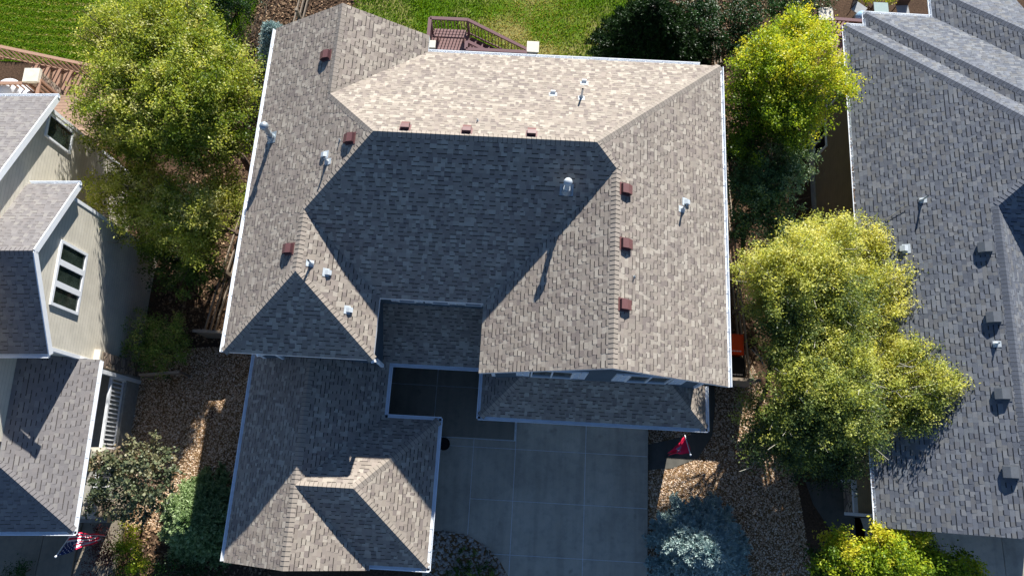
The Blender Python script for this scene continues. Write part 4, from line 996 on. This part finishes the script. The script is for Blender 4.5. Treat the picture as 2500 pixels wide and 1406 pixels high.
def flag_grid(P, cell, name, mats, parent):
    """P[i][j] points, cell(i, j) -> material index"""
    q = MB(); ni = len(P) - 1; nj = len(P[0]) - 1
    for i in range(ni):
        for j in range(nj): q.poly([P[i][j], P[i + 1][j], P[i + 1][j + 1], P[i][j + 1]], cell(i, j))
    return part(name, q, mats, parent, smooth=True)
tip = at(136, 1358, 2.5); base = at(188, 1283, 1.45)
fo = thing('flag', 'American flag with stars and stripes on a slanted pole at the left porch', 'flag', tuple(base))
q = MB(); q.tube([base, tip], [.018, .014], 8); q.ball(tip, .035); part('flag_pole', q, WHITE, fo)
ni, nj = 26, 38; Pts = []; d = (base - tip)
for i in range(ni + 1):
    row = []; s_ = i / ni; o_ = tip + d * (.02 + .80 * s_)
    for j in range(nj + 1):
        t = j / nj; drop = 1.3 * t
        fold = .07 * math.sin(s_ * 13 + t * 3) * (0.3 + t) + .05 * math.sin(t * 8 + s_ * 5)
        k = 1 - .38 * t * (1 - s_)
        c_ = tip + d * (.36) ; h_ = o_ * (1 - .42 * t) + c_ * (.42 * t)
        row.append(h_ + np.array([.62 * t + fold, .05 * t - .30 * fold + .22 * t * (1 - s_), -drop * .75]))
    Pts.append(row)
def uscell(i, j):
    stripe = 0 if (i // 2) % 2 == 0 else 1
    if i < 14 and j < 15: return 1 if (i % 2 == 1 and j % 2 == 1 and (i // 2 + j // 2) % 2 == 0) else 2
    return stripe
flag_grid(Pts, uscell, 'flag_cloth', [RED_CLOTH, WHITE_CLOTH, BLUE_CLOTH], fo)
base = at(1672, 1062, 1.6); tip = at(1686, 1110, 2.4)
fo = thing('flag', 'red flag with pale grey patch drooping from a white pole by the right garage corner', 'flag', tuple(base))
q = MB(); q.tube([base, tip], [.016, .02], 8); q.ball(tip, .035); part('flag_pole', q, WHITE, fo)
Pts = []; d = base - tip; ni, nj = 18, 24
for i in range(ni + 1):
    row = []; s_ = i / ni; o_ = tip + d * (.05 + .9 * s_)
    for j in range(nj + 1):
        t = j / nj; f_ = math.sin(s_ * 12 + t * 2.5) * .09 * t + .05 * math.sin(t * 9 + s_ * 4)
        c_ = tip + d * .22; h_ = o_ * (1 - .75 * t) + c_ * (.75 * t)
        row.append(h_ + np.array([-.40 * t + f_, -.1 * t + .5 * f_, -.95 * t]))
    Pts.append(row)
flag_grid(Pts, lambda i, j: 1 if (5 <= i <= 11 and 8 <= j <= 17 and (i + j) % 7 > 1) else 0, 'flag_cloth', [RED_CLOTH, GREY_CLOTH], fo)

# ------------------------------------------------------------------ plants
def crown(blobs, seed, leaf=0.075, dens=34, per=46, sig=0.14, tint_rng=0.3, flat=0.75, wfac=0.55):
    """blobs: (x, y, z, r, tint). leaves in twig clusters scattered through and around each lobe"""
    rng = np.random.default_rng(seed); VV = []; TT = []
    for (x, y, z, r, tint) in blobs:
        n = max(12, int(dens * r * r * 3.6)); dd = rng.normal(0, 1, (n, 3)); dd[:, 2] = np.where(dd[:, 2] < -.6, -dd[:, 2] * .6, dd[:, 2]); dd /= np.linalg.norm(dd, axis=1)[:, None]
        rad = r * (0.18 + 1.08 * rng.random(n) ** .6) * (1 + 0.14 * np.sin(dd[:, 0] * 5 + x * 3) * np.cos(dd[:, 1] * 6 + y * 2))
        cc = np.array([x, y, z]) + dd * rad[:, None] * np.array([1, 1, flat])
        ct = tint + rng.normal(0, 0.17, n); m = rng.integers(int(per * .5), int(per * 1.4), n); idx = np.repeat(np.arange(n), m); N = len(idx)
        axis = dd[idx] + rng.normal(0, .55, (n, 3))[idx]; axis /= np.linalg.norm(axis, axis=1)[:, None]
        c = cc[idx] + axis * (rng.random(N)[:, None] - .35) * sig * 2.6 + rng.normal(0, sig * .6, (N, 3)) * np.array([1, 1, .8])
        nm = dd[idx] * .25 + np.array([0, .12, .4]) + rng.normal(0, .62, (N, 3)); nm /= np.linalg.norm(nm, axis=1)[:, None]
        a = np.cross(nm, rng.normal(0, 1, (N, 3))); a /= np.linalg.norm(a, axis=1)[:, None]; b = np.cross(nm, a)
        L = leaf * (0.6 + 0.7 * rng.random(N))[:, None] * .5; w = L * wfac
        VV.append(np.stack([c - a * L, c + b * w - nm * w * .2, c + a * L, c - b * w - nm * w * .2], 1)); TT.append(np.clip(ct[idx] + rng.normal(0, tint_rng * .22, N), 0, 1))
    return np.concatenate(VV), np.concatenate(TT)
def limb(mb, a, b, r0, r1, rng, n=6, wob=0.12):
    a = np.array(a, float); b = np.array(b, float); pts = [a + (b - a) * i / n + (rng.normal(0, wob, 3) * np.array([1, 1, .4]) if 0 < i < n else 0) for i in range(n + 1)]
    mb.tube(pts, [r0 + (r1 - r0) * i / n for i in range(n + 1)], 7)
def tree(name, label, blobs_px, base, mat, seed, bark=BARK, r0=.16, group=None, cat='tree', **kw):
    bl = []
    for (u, v, z, r, t) in blobs_px: p = at(u, v, z); bl.append((p[0], p[1], z, r, t))
    bx, by = base; bz = float(zt(bx, by)); o = thing(name, label, cat, (bx, by, bz), group=group)
    rng = np.random.default_rng(seed + 500); m = MB()
    top = np.mean([b[:3] for b in bl], 0); fork = np.array([bx, by, bz]) * .45 + top * .55
    limb(m, (bx, by, bz - .2), fork, r0, r0 * .6, rng)
    for b in bl:
        e = np.array(b[:3]); limb(m, fork, e + rng.normal(0, .15, 3), r0 * .45, r0 * .1, rng)
        for k in range(6): limb(m, fork * .35 + e * .65, e + rng.normal(0, 1, 3) * b[3] * .75, r0 * .16, .008, rng, 4)
    part('trunk', m, bark, o)
    V, T = crown(bl, seed, **kw); np_mesh('crown', V, mat, o, 'tint', T)
    return o
def fill(poly, zf, tf, seed, r=(.28, .66), sp=.54, under=True, flatx=0):
    """lobes filling a crown outline; zf / tf give height and tint at a point of the outline"""
    rng = np.random.default_rng(seed); P = np.array(poly, float); lo, hi = P.min(0), P.max(0); e = edges_of([tuple(q) for q in poly]); out = []
    def inpoly(u, v):
        c = False; n = len(P); j = n - 1
        for i in range(n):
            if (P[i][1] > v) != (P[j][1] > v) and u < (P[j][0] - P[i][0]) * (v - P[i][1]) / (P[j][1] - P[i][1]) + P[i][0]: c = not c
            j = i
        return c
    k = sp * 75; row = 0; v = lo[1]
    while v < hi[1]:
        u = lo[0] + (row % 2) * k / 2
        while u < hi[0]:
            uu, vv = u + rng.normal(0, k * .18), v + rng.normal(0, k * .18); rr = (r[0] + (r[1] - r[0]) * rng.random()) * (.85 if flatx and uu > flatx else 1); m = rr * 75 * .62
            if all(inpoly(uu + a * m, vv + b * m) for a, b in ((1, 0), (-1, 0), (0, 1), (0, -1))):
                z = zf(uu, vv) + rng.normal(0, .22); out.append((uu, vv, z, rr, min(1, max(0, tf(uu, vv) + rng.normal(0, .10)))))
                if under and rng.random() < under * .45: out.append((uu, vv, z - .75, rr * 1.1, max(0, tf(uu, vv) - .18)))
            u += k
        v += k * .87; row += 1
    return out
def dome(cu, cv, z0, z1, ru, rv): return lambda u, v: z1 + (z0 - z1) * max(0, 1 - ((u - cu) / ru) ** 2 - ((v - cv) / rv) ** 2) ** .5 if ((u - cu) / ru) ** 2 + ((v - cv) / rv) ** 2 < 1 else z1
def shrub(name, label, blobs_px, mat, seed, cat='shrub', group=None, stem=BARK, **kw):
    bl = []
    for (u, v, z, r, t) in blobs_px: p = at(u, v, z); bl.append((p[0], p[1], z, r, t))
    bx, by = float(np.mean([b[0] for b in bl])), float(np.mean([b[1] for b in bl])); bz = float(zt(bx, by))
    o = thing(name, label, cat, (bx, by, bz), group=group); rng = np.random.default_rng(seed + 900); m = MB()
    for b in bl:
        for k in range(3): limb(m, (bx + rng.normal(0, .08), by + rng.normal(0, .08), bz), np.array(b[:3]) + rng.normal(0, b[3] * .4, 3), .03, .008, rng, 4, .05)
    part('stem', m, stem, o); V, T = crown(bl, seed, **kw); np_mesh('foliage', V, mat, o, 'tint', T); return o
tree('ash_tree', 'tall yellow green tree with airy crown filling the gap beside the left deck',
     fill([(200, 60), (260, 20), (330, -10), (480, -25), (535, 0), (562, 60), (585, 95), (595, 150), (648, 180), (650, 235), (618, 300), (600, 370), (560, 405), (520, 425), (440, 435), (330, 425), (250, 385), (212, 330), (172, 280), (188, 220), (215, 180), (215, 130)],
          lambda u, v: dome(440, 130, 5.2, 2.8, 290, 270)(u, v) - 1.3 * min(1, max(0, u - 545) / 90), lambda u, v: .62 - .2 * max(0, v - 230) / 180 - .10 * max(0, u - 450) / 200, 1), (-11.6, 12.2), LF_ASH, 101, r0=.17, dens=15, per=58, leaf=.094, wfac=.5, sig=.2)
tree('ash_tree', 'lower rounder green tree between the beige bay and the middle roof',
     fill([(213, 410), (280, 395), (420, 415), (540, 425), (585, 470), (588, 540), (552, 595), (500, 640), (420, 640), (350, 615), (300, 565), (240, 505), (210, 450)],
          lambda u, v: 2.5 + 1.0 * max(0, min(1, (u - 290) / 120)) * max(0, 1 - abs(v - 480) / 200) - .8 * max(0, u - 530) / 60, lambda u, v: .6 + .12 * (u < 290) + .32 * max(0, 1 - math.hypot(u - 525, v - 510) / 95), 2), (-11.3, 9.3), LF_ASH, 102, r0=.12, dens=17, per=58, leaf=.096, wfac=.46, sig=.19)  # brighter tint on two lobes puts sunlight into the leaf colour
shrub('flowering_shrub', 'dark green shrub with a few pink flowers beside the left wall', fill([(325, 570), (450, 560), (560, 560), (550, 660), (520, 715), (470, 735), (390, 705), (335, 650)], dome(450, 640, .9, -.1, 130, 110), lambda u, v: .2, 3), LF_SHRUB, 103, leaf=.1, dens=24, per=34)
fl = [o for o in COL.objects if o.name.startswith('flowering_shrub')][0]
q = MB()
for u, v in ((427, 618), (425, 625), (445, 642), (455, 640), (463, 637)):
    p = at(u, v, 1.05)
    for k in range(5): th = k * 1.257; q.poly([p, p + [.05 * math.cos(th), .05 * math.sin(th), .01], p + [.07 * math.cos(th + .6), .07 * math.sin(th + .6), .02], p + [.05 * math.cos(th + 1.2), .05 * math.sin(th + 1.2), .01]])
part('flower', q, PINK, fl)
shrub('round_shrub', 'rounded shrub with reddish tips against the corner of the beige wall', [(360, 800, .5, .6, .5), (420, 810, .5, .55, .55), (340, 850, .35, .55, .35), (400, 860, .4, .65, .5), (440, 850, .25, .45, .4), (380, 890, .1, .5, .35)], LF_SHRUB, 104, leaf=.075)
tree('maple_tree', 'small bronze leaved tree in front of the left porch railing', [(250, 1130, 2.0, .45, .6), (310, 1110, 2.3, .5, .65), (380, 1110, 2.0, .5, .65), (270, 1190, 2.2, .55, .45), (340, 1170, 2.6, .65, .5), (400, 1160, 2.1, .5, .5), (300, 1240, 2.0, .5, .45), (360, 1230, 2.2, .5, .4), (240, 1230, 1.6, .35, .55)], (-13.0, -.4), LF_BRONZE, 105, r0=.06, leaf=.11, dens=26, per=30, wfac=.8, sig=.12)
shrub('barberry_shrub', 'dark red barberry below the bronze tree', [(250, 1320, .5, .45, .5), (265, 1360, .5, .4, .5), (235, 1385, .35, .35, .45)], LF_RED, 106, leaf=.06)
shrub('golden_shrub', 'yellow green shrub between the red barberry and the green spruce', [(305, 1300, .6, .4, .75), (325, 1330, .6, .3, .8), (340, 1370, .5, .35, .75), (295, 1345, .5, .35, .5), (310, 1390, .3, .4, .4)], LF_YEL, 107, leaf=.07)
shrub('dark_shrub', 'low dark green shrub at the bottom edge beside the garage roof', [(440, 1390, .3, .6, .5), (380, 1400, .2, .4, .5), (500, 1395, .2, .5, .4)], LF_DARK, 108, leaf=.06)
shrub('dark_shrub', 'low dark plant at the bottom left edge on the concrete', [(50, 1398, .5, .3, .6), (30, 1405, .4, .3, .6)], LF_DARK, 109, leaf=.06)
shrub('dark_shrub', 'dark foliage standing in for shaded lawn at the top edge beside the airy yellow green tree', [(540, 10, -.4, .9, .4), (590, 0, -.5, .8, .4), (520, -20, -.3, .9, .4)], LF_DARK, 110, leaf=.08)  # dark leaves added where the lawn lies in shade
shrub('dark_shrub', 'dark leafy bush behind the fence right of the big evergreen', [(1770, 70, 1.0, .8, .5), (1820, 40, 1.2, .7, .6), (1830, 100, .9, .8, .5), (1770, 120, .7, .6, .5)], LF_DARK, 111, leaf=.08)
shrub('dark_shrub', 'dark shrub in the gap between the evergreen and the right fence', [(1700, 60, .6, .7, .5), (1715, 110, .4, .6, .45), (1690, 10, .6, .7, .5), (1735, 30, .5, .5, .5)], LF_DARK, 120, leaf=.08)
shrub('dark_shrub', 'dark green hedge plant at the top edge left of the right deck', [(1880, 15, 1.2, .7, .7), (1940, 5, 1.3, .8, .7), (1985, 10, 1.1, .6, .6)], LF_DARK, 112, leaf=.08)
shrub('garden_shrub', 'bright yellow green garden plants behind the right deck railing', [(2110, -6, -.6, .4, .85), (2150, -6, -.6, .4, .7), (2190, -8, -.6, .4, .8)], LF_YEL, 113, leaf=.07)
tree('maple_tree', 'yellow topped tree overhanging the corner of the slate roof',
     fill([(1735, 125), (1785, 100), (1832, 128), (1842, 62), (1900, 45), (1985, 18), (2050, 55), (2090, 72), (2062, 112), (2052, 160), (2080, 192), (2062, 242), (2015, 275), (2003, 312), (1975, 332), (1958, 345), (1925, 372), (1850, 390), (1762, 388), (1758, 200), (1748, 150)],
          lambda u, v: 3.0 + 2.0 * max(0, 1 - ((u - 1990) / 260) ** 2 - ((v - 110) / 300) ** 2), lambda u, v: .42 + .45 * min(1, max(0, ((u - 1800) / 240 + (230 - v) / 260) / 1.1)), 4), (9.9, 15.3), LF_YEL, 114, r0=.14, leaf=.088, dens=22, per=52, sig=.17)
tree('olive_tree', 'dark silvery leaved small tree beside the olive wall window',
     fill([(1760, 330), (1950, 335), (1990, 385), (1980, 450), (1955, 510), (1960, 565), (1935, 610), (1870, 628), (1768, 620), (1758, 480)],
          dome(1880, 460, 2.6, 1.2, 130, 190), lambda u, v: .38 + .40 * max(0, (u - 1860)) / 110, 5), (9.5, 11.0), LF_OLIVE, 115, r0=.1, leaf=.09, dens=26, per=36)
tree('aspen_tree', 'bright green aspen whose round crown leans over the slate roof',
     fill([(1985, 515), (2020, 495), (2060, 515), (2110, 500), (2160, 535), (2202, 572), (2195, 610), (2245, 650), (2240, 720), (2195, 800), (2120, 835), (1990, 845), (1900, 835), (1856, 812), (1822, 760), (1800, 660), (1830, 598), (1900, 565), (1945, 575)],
          lambda u, v: (4.9 - .6 * max(0, v - 640) / 200) if u < 2090 else 3.2 + .57 * max(0, at(u, v, 4.6)[0] - 11.75), lambda u, v: .90 - .5 * max(0, v - 640) / 180 * (1 if u < 2130 else .4), 6), (10.1, 6.8), LF_ASP, 116, PALE_BARK, r0=.13, leaf=.08, dens=22, per=58, sig=.17)  # tint falls from top to bottom: sunlit crown top put into leaf colour
tree('aspen_tree', 'wide aspen below the first with a lower half tinted grey green for shade',
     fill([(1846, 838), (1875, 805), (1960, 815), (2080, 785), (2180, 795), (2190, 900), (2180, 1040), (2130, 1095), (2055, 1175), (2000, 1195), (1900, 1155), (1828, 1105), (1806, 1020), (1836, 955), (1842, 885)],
          lambda u, v: (3.0 + 1.9 * max(0, 1 - ((u - 2150) / 420) ** 2 - ((v - 880) / 330) ** 2)) if u < 2110 else 3.2 + .57 * max(0, at(u, v, 4.2)[0] - 11.75), lambda u, v: .60 + .24 * (u > 2130) - .42 * max(0, v - 930) / 220 * (1 if u < 2160 else .5), 7, r=(.36, .60))  # lower tint towards the bottom paints the shaded half into the leaves
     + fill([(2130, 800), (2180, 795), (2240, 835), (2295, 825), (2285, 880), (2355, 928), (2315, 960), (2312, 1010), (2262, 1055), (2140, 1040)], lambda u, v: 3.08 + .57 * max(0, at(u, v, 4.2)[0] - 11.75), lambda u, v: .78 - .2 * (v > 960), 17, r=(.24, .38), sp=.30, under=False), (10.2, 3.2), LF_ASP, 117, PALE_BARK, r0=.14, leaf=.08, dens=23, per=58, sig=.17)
tree('maple_tree', 'yellow green young tree at the bottom right edge over the driveway',
     fill([(1995, 1300), (2028, 1262), (2062, 1312), (2130, 1302), (2160, 1262), (2200, 1300), (2240, 1288), (2272, 1340), (2325, 1345), (2410, 1390), (2390, 1430), (1955, 1430), (1985, 1360)],
          dome(2190, 1400, 3.2, 2.0, 230, 150), lambda u, v: .52 + .25 * (v < 1350) - .25 * (u < 2020), 8, r=(.26, .42), sp=.42), (12.0, -3.4), LF_YEL, 118, r0=.07, leaf=.1, dens=34, per=34)
def spruce(name, label, u, v, ztop, rad, mat, seed, base=None, nb=230, droop=.35, per=16, cat='tree', L=.075):
    p = at(u, v, ztop); bx, by = base if base else (p[0], p[1]); bz = float(zt(bx, by)); o = thing(name, label, cat, (bx, by, bz)); rng = np.random.default_rng(seed)
    m = MB(); m.tube([(bx, by, bz - .1), (p[0], p[1], ztop)], [.11, .015], 8)
    H = ztop - bz; C = []; D = []; T = []
    for i in range(nb):
        f = (i + .5) / nb; h = f ** .75; z = ztop - h * H * .93; r = rad * (h ** .72) * (0.82 + .3 * rng.random()) + .06; az = i * 2.39996 + rng.normal(0, .2)
        cx = bx + (p[0] - bx) * (z - bz) / H; cy = by + (p[1] - by) * (z - bz) / H; d = np.array([math.cos(az), math.sin(az), 0])
        c0 = np.array([cx, cy, z]); m.tube([c0, c0 + d * r * .55 + [0, 0, .02], c0 + d * r + [0, 0, -droop * r * .45]], [.018, .012, .004], 5)
        sd = np.array([-d[1], d[0], 0]); nt_ = max(3, int(r / .11))
        for k in range(nt_):
            t = (k + .6) / nt_; pos = c0 + d * r * t + np.array([0, 0, -droop * r * .45 * t * t + .02])
            for s_ in (-1, 1, 0):
                tl = (.15 + .20 * (1 - t) * min(1, r)) * (.7 + .6 * rng.random()); tv = d * .7 + sd * s_ * .85 + rng.normal(0, .2, 3); tv[2] += .10; tv /= np.linalg.norm(tv)
                mm = per; q_ = rng.random(mm); C.append(pos + tv * (q_ * tl)[:, None]); D.append(np.repeat(tv[None], mm, 0)); T.append(np.clip(-.02 + .38 * t + .62 * q_ + rng.normal(0, .08, mm), 0, 1))  # inner needles tinted darker: tuft shade and highlights put into the colour
    part('trunk', m, BARK, o)
    C = np.concatenate(C); D = np.concatenate(D); T = np.concatenate(T); N = len(C)
    r_ = rng.normal(0, 1, (N, 3)); r_[:, 2] = np.abs(r_[:, 2]) * .8; n_ = D * .75 + r_ * .62; n_ /= np.linalg.norm(n_, axis=1)[:, None]
    b = np.cross(n_, rng.normal(0, 1, (N, 3))); b /= np.linalg.norm(b, axis=1)[:, None]; LL = L * (.7 + .6 * rng.random(N))[:, None]; w = LL * .16
    np_mesh('crown', np.stack([C - b * w, C + n_ * LL * .6 - b * w * .8, C + n_ * LL, C + b * w], 1), mat, o, 'tint', T); return o
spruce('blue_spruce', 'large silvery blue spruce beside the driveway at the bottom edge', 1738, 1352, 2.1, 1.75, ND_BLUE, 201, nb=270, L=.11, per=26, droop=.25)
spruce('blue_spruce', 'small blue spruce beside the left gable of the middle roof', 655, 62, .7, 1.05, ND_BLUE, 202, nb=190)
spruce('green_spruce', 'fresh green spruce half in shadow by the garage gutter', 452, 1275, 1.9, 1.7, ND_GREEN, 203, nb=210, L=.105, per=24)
spruce('pine_tree', 'tall dark evergreen above the middle roof at the top edge', 1598, 15, 4.4, 2.8, ND_DARK, 204, nb=480, base=(5.3, 18.9), L=.11)
sp = at(1150, 1412, .15); q = MB(); V, T = crown([(sp[0], sp[1], .0, .85, .16)], 205, .05, 60, 60, .06, flat=.25)
o = thing('ground_cover_plant', 'low dark green mound in the cobble bed beside the driveway', 'plant', (sp[0], sp[1], 0.0)); np_mesh('foliage', V, LF_SHRUB, o, 'tint', T)
# bare twig heap at the top left
q = MB(); rng = np.random.default_rng(77); tw = at(605, 95, -1.4)
for i in range(70):
    a = np.array([tw[0] + rng.normal(0, .45), tw[1] + rng.normal(0, .8), -1.65 + .1 * rng.random()]); b = a + np.array([rng.normal(.3, .4), rng.normal(.6, .35), .35 + .4 * rng.random()])
    limb(q, a, b, .014, .004, rng, 4, .05)
single('bare_shrub', q, FENCE, 'bare pale twiggy shrub beside the small blue spruce', 'shrub', (tw[0], tw[1], -1.7))
